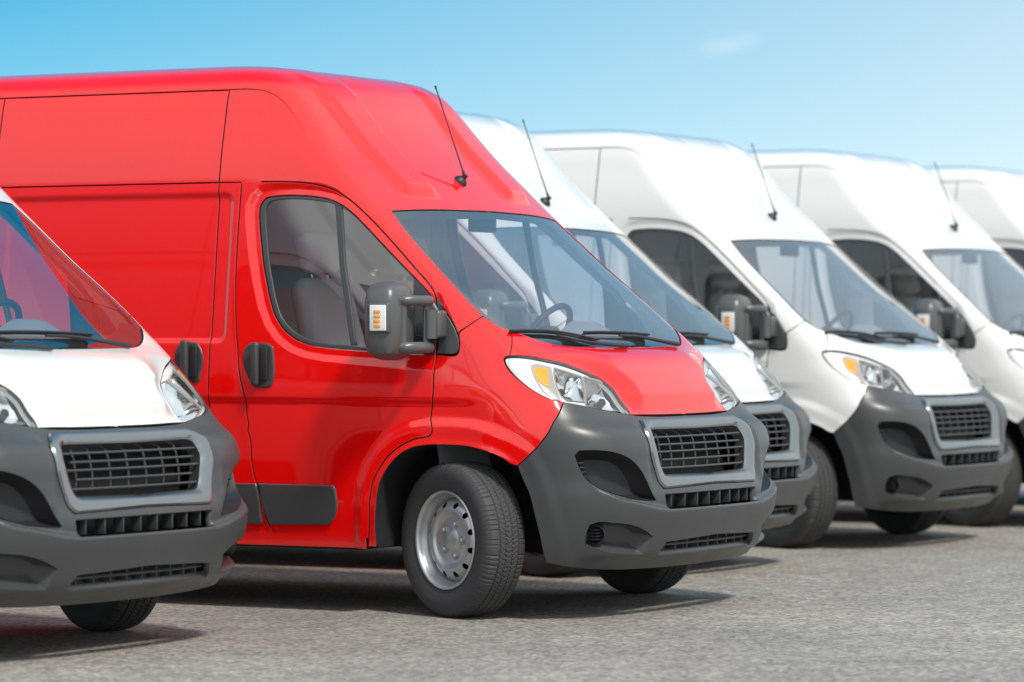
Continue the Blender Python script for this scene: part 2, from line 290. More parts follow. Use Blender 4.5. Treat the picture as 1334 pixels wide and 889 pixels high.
# outlines of panels and openings in (u, v) on the body surface
OUT = {
'cab_door': [[-0.5632,1.9811],[-0.4424,1.9821],[-0.276,1.9764],[-0.1709,1.9629],[-0.0969,1.9319],[-0.0636,1.8884],[-0.0472,1.8295],[-0.0422,1.7362],[-0.0458,1.6358],[-0.0558,1.5583],[-0.0698,1.4922],[-0.0961,1.4517],[-0.1407,1.4102],[-0.3174,1.2578],[-0.4919,1.0948],[-0.4801,1.107],[-0.5421,1.0512],[-0.627,0.9675],[-0.7215,0.8836],[-0.7884,0.8165],[-0.8582,0.8045],[-0.9309,0.7812],[-1.0186,0.7266],[-1.0773,0.6552],[-1.1193,0.5841],[-1.1357,0.5132],[-1.1089,0.3998],[-1.0907,0.3458],[-1.3291,0.3423],[-1.5553,0.342],[-1.602,0.3524],[-1.6461,0.3862],[-1.7105,0.4718],[-1.7447,0.5861],[-1.7654,0.7005],[-1.7586,0.8295],[-1.6193,0.973],[-1.5769,1.0375],[-1.544,1.0783],[-1.4312,1.2013],[-1.2754,1.347],[-1.1226,1.4818],[-0.963,1.6168],[-0.8113,1.752],[-0.6733,1.8761]],
'window_hole': [[-0.5089,1.9053],[-0.4406,1.9144],[-0.3209,1.9156],[-0.2256,1.9059],[-0.163,1.89],[-0.134,1.8668],[-0.1169,1.8326],[-0.1101,1.7649],[-0.1075,1.6698],[-0.1068,1.5886],[-0.1107,1.52],[-0.1192,1.4595],[-0.1345,1.4266],[-0.4064,1.1871],[-0.5313,1.1868],[-0.6504,1.1942],[-0.7586,1.2005],[-0.8182,1.2048],[-0.9484,1.2155],[-1.0233,1.2298],[-1.063,1.2519],[-1.0765,1.2908],[-1.0587,1.3466],[-1.0028,1.4248],[-0.8984,1.5369],[-0.7713,1.6717],[-0.632,1.818],[-0.5836,1.8631],[-0.5461,1.8876]],
'glass': [[-0.5011,1.8903],[-0.4429,1.8984],[-0.3372,1.8988],[-0.2537,1.8905],[-0.1889,1.8768],[-0.1452,1.8557],[-0.1283,1.8215],[-0.1217,1.7539],[-0.118,1.6598],[-0.118,1.5787],[-0.1177,1.5333],[-0.3185,1.367],[-0.5141,1.2032],[-0.634,1.2095],[-0.7511,1.2192],[-0.8055,1.2279],[-0.9025,1.2333],[-0.9769,1.2476],[-1.0174,1.2686],[-1.0334,1.2997],[-1.0284,1.3443],[-0.9865,1.4079],[-0.8748,1.5311],[-0.7458,1.6657],[-0.5994,1.8175],[-0.5441,1.8681]],
'sail': [[-0.1037,1.542],[-0.1129,1.4649],[-0.1332,1.4266],[-0.4064,1.1871],[-0.5313,1.1868],[-0.3185,1.367]],
'divider': [[-0.1637,1.8787],[-0.3324,1.7004],[-0.5556,1.4785],[-0.8041,1.2268],[-0.7732,1.2268],[-0.5236,1.4783],[-0.3004,1.7],[-0.1399,1.8635]],
'fender_trim': [[-0.1283,1.4146],[-0.1295,1.385],[-0.1504,1.3284],[-0.1884,1.2687],[-0.2374,1.22],[-0.2792,1.1929],[-0.3878,1.1894]],
'fender': [[0.0302,1.356],[-0.1614,1.2824],[-0.2324,1.22],[-0.2833,1.1842],[-0.3934,1.1839],[-0.4347,1.1491],[-0.4919,1.0948],[-0.4801,1.107],[-0.5421,1.0512],[-0.627,0.9675],[-0.7215,0.8836],[-0.7884,0.8165],[-0.8582,0.8045],[-0.9309,0.7812],[-1.0186,0.7266],[-1.0773,0.6552],[-1.1193,0.5841],[-1.1357,0.5132],[-1.1089,0.3998],[-1.0907,0.3458],[-1.0773,0.3087],[-1.0281,0.3086],[-1.0748,0.4007],[-1.0966,0.4857],[-1.0909,0.5565],[-1.0541,0.6275],[-1.0116,0.6845],[-0.9534,0.7346],[-0.8864,0.7636],[-0.803,0.776],[-0.7062,0.7774],[-0.5958,0.7721],[-0.5037,0.7513],[-0.4255,0.7221],[-0.3791,0.6952],[-0.354,0.6905],[-0.2979,0.7373],[-0.2168,0.807],[-0.1572,0.8529],[-0.0461,0.921],[0.0237,0.9739],[-0.028,0.9894],[-0.0738,1.0275],[-0.0924,1.0732],[-0.0952,1.119],[-0.0825,1.1527],[-0.0682,1.1681],[-0.0487,1.1758],[-0.0365,1.1773],[0.1046,1.2929],[0.0965,1.2966],[0.0665,1.3061],[0.0466,1.3298]],
'head': [[0.0237,0.9739],[-0.028,0.9894],[-0.0738,1.0275],[-0.0924,1.0732],[-0.0952,1.119],[-0.0825,1.1527],[-0.0682,1.1681],[-0.0487,1.1758],[-0.0365,1.1773],[0.0071,1.1788],[0.1171,1.1646],[0.261,1.133],[0.3595,1.0935],[0.4201,1.0587],[0.4402,1.0227],[0.4343,0.9761],[0.4349,0.9373],[0.4192,0.9113],[0.3331,0.9236],[0.1741,0.9462],[0.0693,0.9659]],
'hood_half': [[0.1046,1.2929],[-0.0365,1.1773],[0.0071,1.1788],[0.1171,1.1646],[0.261,1.133],[0.3595,1.0935],[0.4201,1.0587],[0.4402,1.0227],[0.4343,0.9761],[0.4349,0.9373],[0.4192,0.9113]],
'cowl_half': [[0.0997,1.2966],[0.2076,1.2526],[0.3652,1.2165],[0.5747,1.2098]],
'ws_left': [[0.0997,1.2966],[0.0665,1.3061],[0.0466,1.3298],[0.0343,1.3596],[0.0363,1.4193],[0.0457,1.4733],[0.0655,1.6066],[0.0777,1.7474],[0.1035,1.8405]],
'ws_top_half': [[0.1035,1.8405],[0.2048,1.8468],[0.4052,1.8547],[0.7395,1.8592]],
'trim_outer': [[-0.0961,1.4517],[-0.1136,1.3992],[-0.1345,1.3393],[-0.1759,1.2741],[-0.2324,1.22]],
'seam598': [[0.0302,1.356],[-0.1614,1.2824]],
'door_top': [[-0.5632,1.9811],[-0.4424,1.9821],[-0.276,1.9764],[-0.1709,1.9629],[-0.0969,1.9319],[-0.0636,1.8884],[-0.0472,1.8295],[-0.0422,1.7362],[-0.0458,1.6358],[-0.0558,1.5583],[-0.0698,1.4922],[-0.0961,1.4517]],
'bumper_side': [[0.4192,0.9113],[0.3331,0.9236],[0.1741,0.9462],[0.0693,0.9659],[0.0237,0.9739],[-0.0461,0.921],[-0.1572,0.8529],[-0.2168,0.807],[-0.2979,0.7373],[-0.354,0.6905],[-0.3207,0.6068],[-0.2846,0.485],[-0.2321,0.3932],[-0.1845,0.3162],[-0.1438,0.262]],
'arch': [[-1.0281,0.3086],[-1.0748,0.4007],[-1.0966,0.4857],[-1.0909,0.5565],[-1.0541,0.6275],[-1.0116,0.6845],[-0.9534,0.7346],[-0.8864,0.7636],[-0.803,0.776],[-0.7062,0.7774],[-0.5958,0.7721],[-0.5037,0.7513],[-0.4255,0.7221],[-0.3667,0.6885],[-0.3207,0.6068],[-0.2846,0.485],[-0.2321,0.3932],[-0.1845,0.3162],[-0.1438,0.262]],
'scoop': [[-0.0856,0.7392],[-0.066,0.759],[0.0051,0.76],[0.113,0.7445],[0.2013,0.7118],[0.2719,0.656],[0.3108,0.5933],[0.3617,0.5284],[0.2608,0.5351],[0.1097,0.5612],[0.0114,0.5967],[-0.0315,0.6276],[-0.064,0.6781]],
'fog': [[-0.0056,0.3404],[-0.0203,0.3947],[-0.0171,0.4317],[0.0169,0.4451],[0.0765,0.4439],[0.1664,0.435],[0.2709,0.4064],[0.3416,0.377],[0.3153,0.3031],[0.2059,0.3079],[0.0817,0.3216]],
'shelf': [[-0.0581,0.6552],[0.0091,0.5861],[0.1081,0.5459],[0.3397,0.5045],[0.4486,0.4925],[0.6054,0.4942]],
'bezel_half': [[0.8827,0.8853],[0.4377,0.8862],[0.3733,0.8384],[0.3707,0.738],[0.4157,0.6052],[0.4406,0.5797],[0.6317,0.5871]],
'grille_half': [[0.8334,0.8501],[0.5049,0.8535],[0.4605,0.8445],[0.4368,0.7839],[0.4682,0.6844],[0.4951,0.6446],[0.7255,0.6474]],
'slot_half': [[0.6099,0.5489],[0.4419,0.5472],[0.4484,0.4941],[0.6054,0.4942]],
'low_half': [[0.7305,0.3453],[0.4662,0.3339],[0.4251,0.298],[0.764,0.2974]],
'trim': [[-1.7348,0.5849],[-1.3337,0.5841],[-1.3229,0.5716],[-1.317,0.4234],[-1.327,0.4044],[-1.643,0.3965],[-1.7071,0.4719]],
'handle': [[-1.3377,1.2274],[-1.3086,1.2345],[-1.2266,1.2329],[-1.2195,1.217],[-1.3733,1.0651],[-1.4251,1.0332],[-1.5129,1.0291],[-1.5018,1.0644]],
'slide_handle': [[-1.7212,1.2269],[-1.6914,1.2362],[-1.6148,1.2337],[-1.6228,1.2138],[-1.7408,1.0945],[-1.8014,1.052],[-1.867,1.0516],[-1.8634,1.0806]],
'flare': [[-1.2266,0.3969],[-1.2475,0.5108],[-1.2185,0.6244],[-1.1823,0.7381],[-1.11,0.8235],[-0.9702,0.8947],[-0.8372,0.9447],[-0.7137,0.9736],[-0.6184,0.9814]],
'ant': [[0.8471,2.0028]],
'ant_shadow': [[0.6111,2.1025],[0.5232,2.2001]],
'roof_seam': [[-0.2924,2.4236],[-0.1576,2.4209],[-0.1008,2.4113],[-0.0578,2.3854],[-0.0341,2.3326],[-0.029,2.2629],[-0.0252,2.1968]],
'slide_gap': [[-0.2924,2.4236],[-0.6783,1.9906],[-1.0421,1.6529],[-1.5042,1.2664],[-1.8502,0.9311]],
'ind': [[0.0361,1.1445],[0.0683,1.151],[0.1392,1.1363],[0.067,1.0627],[0.0216,0.9816],[-0.0105,0.9919],[-0.03,1.025],[-0.0176,1.0656],[0.0164,1.1267]],
'refl1': [[0.1518,1.1322],[0.2906,1.0915],[0.1566,0.9777],[0.0571,0.9864],[0.0456,1.0069],[0.0602,1.0398],[0.1171,1.1058]],
'refl2': [[0.3043,1.0914],[0.4075,1.0698],[0.4747,1.0353],[0.4721,0.9989],[0.4246,0.9143],[0.3383,0.921],[0.1491,0.9675]],
'wiper_blade_a': [[0.0695,1.2793],[0.2203,1.2803],[0.3859,1.2754],[0.5415,1.2582],[0.6752,1.2371]],
'wiper_arm_a': [[0.3473,1.2507],[0.4247,1.2334],[0.5453,1.2125],[0.6919,1.1998],[0.8454,1.1922]],
'wiper_blade_b': [[0.6161,1.2723],[0.7819,1.2743],[0.9298,1.2727],[1.0828,1.2692],[1.257,1.262]],
'wiper_arm_b': [[0.8981,1.2511],[1.1073,1.2474],[1.2103,1.2365],[1.3474,1.2181],[1.4452,1.2032]],
'hood_crease': [[0.4146,1.21],[0.5524,1.1828],[0.6024,1.1463],[0.5694,1.0759],[0.5075,0.9828],[0.4402,0.914]],
'mirror_base': [[-0.182,1.4378],[-0.1418,1.4508],[-0.132,1.4321],[-0.1629,1.3666],[-0.2089,1.3013],[-0.2507,1.2687],[-0.2948,1.2578],[-0.4014,1.2687],[-0.2945,1.3669]],
}
# ------------------------------------------------------------------ body surface as a grid with pressed features
P0G, UC = base_grid(); N0G = normals(P0G)
def sst(a, b, x):
    t = np.clip((x - a) / (b - a), 0, 1); return t * t * (3 - 2 * t)
def gs(A, uv):
    uv = np.asarray(uv, float); i = np.clip((uv[:, 0] - U0) / DU, 0, A.shape[1] - 1.001); j = np.clip((uv[:, 1] - V0) / DV, 0, A.shape[0] - 1.001)
    i0 = i.astype(int); j0 = j.astype(int); a = i - i0; b = j - j0
    if A.ndim == 3: a = a[:, None]; b = b[:, None]
    return (A[j0, i0] * (1 - a) + A[j0, i0 + 1] * a) * (1 - b) + (A[j0 + 1, i0] * (1 - a) + A[j0 + 1, i0 + 1] * a) * b
def seg_dist(px, py, poly, closed=False):
    d = np.full(px.shape, 9.0); n = len(poly)
    for k in range(n if closed else n - 1):
        ax, ay = poly[k]; bx, by = poly[(k + 1) % n]; ex, ey = bx - ax, by - ay
        t = np.clip(((px - ax) * ex + (py - ay) * ey) / (ex * ex + ey * ey + 1e-12), 0, 1)
        d = np.minimum(d, np.hypot(px - ax - t * ex, py - ay - t * ey))
    return d
def in_poly(px, py, poly):
    c = np.zeros(px.shape, bool); n = len(poly)
    for k in range(n):
        x1, y1 = poly[k]; x2, y2 = poly[(k + 1) % n]
        m = (y1 > py) != (y2 > py)
        c ^= m & (px < (x2 - x1) * (py - y1) / (y2 - y1 + 1e-15) + x1)
    return c
def xz(key): p = gs(P0G, OUT[key]); return p[:, [0, 2]]
def side_uv(x, v):
    j = (v - V0) / DV; j0 = int(min(max(j, 0), len(VV) - 2)); b = j - j0
    xb = P0G[j0, 0, 0] * (1 - b) + P0G[j0 + 1, 0, 0] * b
    return [x - xb + U0, v]
def uc(v): return float(np.interp(v, VV, UC))
X, Y, Z = P0G[..., 0], P0G[..., 1], P0G[..., 2]; VG = np.repeat(VV[:, None], len(UU), 1)
D = np.zeros(X.shape)
sidem = sst(-.55, -.85, N0G[..., 1])
# wheel arch flare
def sub(x0, x1, v0, v1):
    m = (X > x0) & (X < x1) & (VG > v0) & (VG < v1) & (Y < 0); return m
arch = xz('arch')
m = sub(-.75, .75, .18, 1.12)
rho = seg_dist(X[m], Z[m], arch)
fade = 1 - sst(.22, .45, X[m])
D[m] += (.016 * (1 - sst(.075, .135, rho)) + .005 * np.exp(-(rho / .02) ** 2)) * (.35 + .65 * fade)
# rear arch
m2 = sub(-4.1, -2.8, .18, 1.0)
rr = np.hypot(X[m2] + 3.45, (Z[m2] - .36)); D[m2] += .016 * (1 - sst(.47, .53, rr))
# waist crease of the doors
D -= .013 * (1 - sst(.945, .995, Z)) * sidem * (1 - sst(.0, .30, X))
# window pressing
wh = xz('window_hole'); m = sub(-1.25, .25, 1.05, 2.05)
ins = in_poly(X[m], Z[m], wh); rw = seg_dist(X[m], Z[m], wh, True); rw[ins] = 0
D[m] -= .012 * (1 - sst(.028, .07, rw)) * sidem[m]
# pressed field of the sliding door and the panel behind it
def rrect(x, z, x0, x1, z0, z1, r):
    qx = np.abs(x - (x0 + x1) / 2) - (x1 - x0) / 2 + r; qz = np.abs(z - (z0 + z1) / 2) - (z1 - z0) / 2 + r
    return np.hypot(np.maximum(qx, 0), np.maximum(qz, 0)) + np.minimum(np.maximum(qx, qz), 0) - r
for (a, b) in ((-2.43, -1.155), (-4.30, -2.63)):
    D -= .013 * (1 - sst(-.016, .016, rrect(X, Z, a, b, 1.245, 1.925, .04))) * sidem
# low swage of the sliding door
D -= .006 * (1 - sst(-.01, .012, rrect(X, Z, -2.43, -1.3, .66, .92, .05))) * sidem
# beads of the high roof
ay = np.abs(Y)
D += .034 * sst(.310, .395, ay) * (1 - sst(.555, .640, ay)) * sst(1.905, 1.955, VG) * (1 - .9 * sst(2.34, 2.56, VG)) * (VG < 3.2)
# ridge along the cap edge
# bonnet plateau
hc = gs(P0G, OUT['hood_crease']); o_ = np.argsort(hc[:, 2]); yc = np.interp(Z, hc[o_, 2], -hc[o_, 1])
hh = gs(P0G, OUT['hood_half'][1:]); o2 = np.argsort(hh[:, 2]); yh = np.interp(Z, hh[o2, 2], -hh[o2, 1])
ys_ = np.minimum(yc + .05, yh - .13)
D += .048 * (1 - sst(0, 1, (ay - ys_) / (yh - .012 - ys_))) * sst(.905, .975, VG) * (1 - sst(1.12, 1.25, VG))
# bumper shelf
sh = gs(P0G, OUT['shelf']); vs = np.interp(-ay, sh[:, 1], sh[:, 2])
front = (1 - sst(.80, .93, ay)) * (X > .3)
D += .030 * (1 - sst(-.008, .010, Z - vs)) * sst(.24, .31, Z) * front
# sunken field round the grille, cheeks stand proud
cheek = sst(.53, .60, ay) * (1 - sst(.78, .95, ay)) * sst(.56, .62, VG) * (1 - sst(.80, .90, VG)) * (X > .3)
D += .014 * cheek
Q = P0G + N0G * D[..., None]
NQ = normals(Q)
_g = np.hypot(np.gradient(D, DU, axis=1), np.gradient(D, DV, axis=0)); FINE = (_g > .04).astype(float)
for _k in range(3):
    F_ = FINE.copy(); F_[1:] = np.maximum(F_[1:], FINE[:-1]); F_[:-1] = np.maximum(F_[:-1], FINE[1:]); F_[:, 1:] = np.maximum(F_[:, 1:], FINE[:, :-1]); F_[:, :-1] = np.maximum(F_[:, :-1], FINE[:, 1:]); FINE = F_
QU = np.gradient(Q, DU, axis=1); QV = np.gradient(Q, DV, axis=0)

def smooth_poly(pts, step=.02, closed=True, ang=38):
    pts = np.asarray(pts, float); keep = [0]
    for k in range(1, len(pts)):
        if np.hypot(*(pts[k] - pts[keep[-1]])) > 1e-4: keep.append(k)
    pts = pts[keep]
    if closed and np.hypot(*(pts[0] - pts[-1])) < 1e-4: pts = pts[:-1]
    n = len(pts); out = []
    def corner(i):
        if not closed and i in (0, n - 1): return True
        a = pts[i] - pts[i - 1]; b = pts[(i + 1) % n] - pts[i]
        c = np.dot(a, b) / (np.linalg.norm(a) * np.linalg.norm(b) + 1e-12); return c < math.cos(math.radians(ang))
    cs = [corner(i) for i in range(n)]
    for i in range(n if closed else n - 1):
        p1, p2 = pts[i], pts[(i + 1) % n]; L = np.hypot(*(p2 - p1))
        if cs[i]: m1 = p2 - p1
        else:
            d1 = np.hypot(*(p1 - pts[i - 1])); m1 = ((p1 - pts[i - 1]) / d1 * L + (p2 - p1) / L * d1) / (d1 + L) * L
        j = (i + 1) % n
        if cs[j]: m2 = p2 - p1
        else:
            p3 = pts[(i + 2) % n]; d2 = np.hypot(*(p3 - p2)); m2 = ((p2 - p1) / L * d2 + (p3 - p2) / d2 * L) / (d2 + L) * L
        k = max(1, int(math.ceil(L / step)))
        for q in range(k):
            t = q / k; t2 = t * t; t3 = t2 * t
            out.append((2 * t3 - 3 * t2 + 1) * p1 + (t3 - 2 * t2 + t) * m1 + (-2 * t3 + 3 * t2) * p2 + (t3 - t2) * m2)
    if not closed: out.append(pts[-1])
    return np.array(out)
def area(p): return .5 * np.sum(p[:, 0] * np.roll(p[:, 1], -1) - np.roll(p[:, 0], -1) * p[:, 1])
def inset(uv, g, hole=False, lock=None):
    """move a closed loop (uv) into its panel by g metres, measured on the surface; returns loop and outward unit vectors"""
    p = gs(Q, uv); n = gs(NQ, uv); t = np.roll(p, -1, 0) - np.roll(p, 1, 0); t /= np.linalg.norm(t, axis=1, keepdims=True) + 1e-12
    o = np.cross(t, n); o /= np.linalg.norm(o, axis=1, keepdims=True) + 1e-12
    ccw = area(uv) > 0
    if not ccw: o = -o
    if hole: o = -o
    if lock is not None: o[lock, 1] = 0; 
    a = gs(QU, uv); b = gs(QV, uv); d = -o * g
    aa = (a * a).sum(1); bb = (b * b).sum(1); ab = (a * b).sum(1); da = (d * a).sum(1); db = (d * b).sum(1)
    det = aa * bb - ab * ab + 1e-9
    du = (da * bb - db * ab) / det; dv = (db * aa - da * ab) / det
    r = uv + np.stack([du, dv], 1)
    if lock is not None: r[lock] = uv[lock]
    return r, o
def cdt(loops, h, fine=0.):
    """triangles inside loops[0] and outside the rest; returns uv points and triangles, loop points first"""
    pts = [q for l in loops for q in l]; edges = []; k = 0
    for l in loops:
        n = len(l); edges += [(k + i, k + (i + 1) % n) for i in range(n)]; k += n
    o = loops[0]; x0, y0 = o.min(0); x1, y1 = o.max(0); hc = h
    for h in ((hc, fine) if fine else (hc,)):
        gx = np.arange(x0 + h * .5, x1, h); gy = np.arange(y0 + h * .5, y1, h)
        if not (len(gx) and len(gy)): continue
        A, B = np.meshgrid(gx, gy); A = A + (np.arange(len(gy)) % 2)[:, None] * h * .5; A = A.ravel(); B = B.ravel()
        if h is fine: ok = gs(FINE, np.stack([A, B], 1)) > .5; A = A[ok]; B = B[ok]
        ok = in_poly(A, B, o); A = A[ok]; B = B[ok]
        for l in loops[1:]:
            ok = ~in_poly(A, B, l); A = A[ok]; B = B[ok]
        if len(A):
            d = np.full(len(A), 9.)
            for l in loops: d = np.minimum(d, seg_dist(A, B, l, True))
            A = A[d > h * .45]; B = B[d > h * .45]; pts += [np.array(q) for q in zip(A, B)]
    r = delaunay_2d_cdt([Vector((float(q[0]), float(q[1]))) for q in pts], edges, [], 0, 1e-7)
    V = np.array([[v.x, v.y] for v in r[0]]); F = np.array(r[2])
    c = V[F].mean(1); ok = in_poly(c[:, 0], c[:, 1], o)
    for l in loops[1:]: ok &= ~in_poly(c[:, 0], c[:, 1], l)
    # original index -> new index
    mp = {}
    for i, orig in enumerate(r[3]):
        for q in orig: mp[q] = i
    return V, F[ok], mp
def panel_geo(loops, h=.03, off=0., gap=.0034, edge=.0018, depth=.018, inner=None, half=False, step=None):
    """geometry of a body panel: outer skin with rounded edges turned inwards; loops[0] outline, the others holes (uv)"""
    rings = []; skin = []
    for k, l in enumerate(loops):
        l = np.asarray(l, float)
        lock = None
        if half: lock = np.abs(gs(P0G, l)[:, 1]) < 2e-3
        a, o = inset(l, gap + edge, k > 0, lock); b, o = inset(l, gap, k > 0, lock)
        skin.append(a); rings.append((a, b, o, lock))
    V, F, mp = cdt(skin, h, .0085)
    p = gs(Q, V); n = gs(NQ, V); p = p + n * off
    nf = np.cross(p[F[:, 1]] - p[F[:, 0]], p[F[:, 2]] - p[F[:, 0]]); flip = (nf * n[F[:, 0]]).sum(1) < 0
    F = F.copy(); F[flip] = F[flip][:, ::-1]
    verts = [p]; norms = [n]; faces = [tuple(f) for f in F]; fm = [0] * len(F); base = len(p); k0 = 0
    for (a, b, o, lock) in rings:
        m = len(a); ia = [mp[k0 + i] for i in range(m)]; k0 += m
        pb = gs(Q, b); nb = gs(NQ, b); pB = pb + nb * (off - edge * .7); pC = pb + nb * (off - depth)
        if lock is not None: pass
        verts += [pB, pC]; nB = nb + o; nB /= np.linalg.norm(nB, axis=1, keepdims=True); norms += [nB, o]
        ccw = area(a) > 0; hole = len(skin) and (a is not skin[0])
        for i in range(m):
            j = (i + 1) % m
            if lock is not None and lock[i] and lock[j]: continue
            q1 = (ia[i], ia[j], base + j, base + i); q2 = (base + i, base + j, base + m + j, base + m + i)
            P_ = p[ia[i]]; e1 = p[ia[j]] - P_; e2 = pB[i] - P_
            if np.dot(np.cross(e1, e2), o[i] + nb[i]) < 0: q1 = q1[::-1]; q2 = q2[::-1]
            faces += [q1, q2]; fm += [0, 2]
        base += 2 * m
    if inner:
        pi = gs(Q, V) - gs(NQ, V) * inner
        verts.append(pi); norms.append(-n); faces += [tuple(int(q) + base for q in f[::-1]) for f in F]; fm += [1] * len(F)
    return np.concatenate(verts), np.concatenate(norms), faces, fm
def flip_geo(g):
    v, n, f, fm = g; return v * [1, -1, 1], n * [1, -1, 1], [q[::-1] for q in f], fm
def join_geo(a, b):
    k = len(a[0]); return np.concatenate([a[0], b[0]]), np.concatenate([a[1], b[1]]), list(a[2]) + [tuple(i + k for i in q) for q in b[2]], list(a[3]) + list(b[3])
def put(name, g, mat, parent):
    base = mat[0] if isinstance(mat, list) else mat
    if base == 'red':      # painted pressings: shade of the shut line put into near-black flange colour
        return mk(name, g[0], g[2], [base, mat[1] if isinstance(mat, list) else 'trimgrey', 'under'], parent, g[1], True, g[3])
    return mk(name, g[0], g[2], base, parent, g[1], True)
def both(name, g, mat, parents):
    a = put(name, g, mat, parents[0]); b = put(name, flip_geo(g), mat, parents[1]); return a, b
def resamp(p, n, closed=True):
    q = np.concatenate([p, p[:1]]) if closed else p
    s = np.concatenate([[0], np.cumsum(np.linalg.norm(np.diff(q, axis=0), axis=1))])
    t = np.linspace(0, s[-1], n + 1)[:-1] if closed else np.linspace(0, s[-1], n)
    return np.stack([np.interp(t, s, q[:, k]) for k in range(q.shape[1])], 1)
def loft(loops3, cap=True, closed=True):
    """loops3: list of (n,3) arrays of the same length"""
    n = len(loops3[0]); v = np.concatenate(loops3); f = []
    for k in range(len(loops3) - 1):
        for i in range(n if closed else n - 1):
            j = (i + 1) % n; f.append((k * n + i, k * n + j, (k + 1) * n + j, (k + 1) * n + i))
    if cap: f.append(tuple((len(loops3) - 1) * n + i for i in range(n)))
    return v, f
def bowl(uv, depths, n=64, scale=None, half=False):
    """recess below an outline: list of (depth, shrink)"""
    l = smooth_poly(uv, .01, closed=not half) if not half else smooth_poly(uv, .01, False)
    l = resamp(l, n, not half)
    p = gs(Q, l); nn = gs(NQ, l)
    if half:
        p = np.concatenate([p, (p * [1, -1, 1])[::-1]]); nn = np.concatenate([nn, (nn * [1, -1, 1])[::-1]])
    c = p.mean(0); na = nn.mean(0); na /= np.linalg.norm(na)
    return [c + (p - c) * s - nn * d * .35 - na * d * .65 for d, s in depths]
def mirror_half(uvh): return uvh
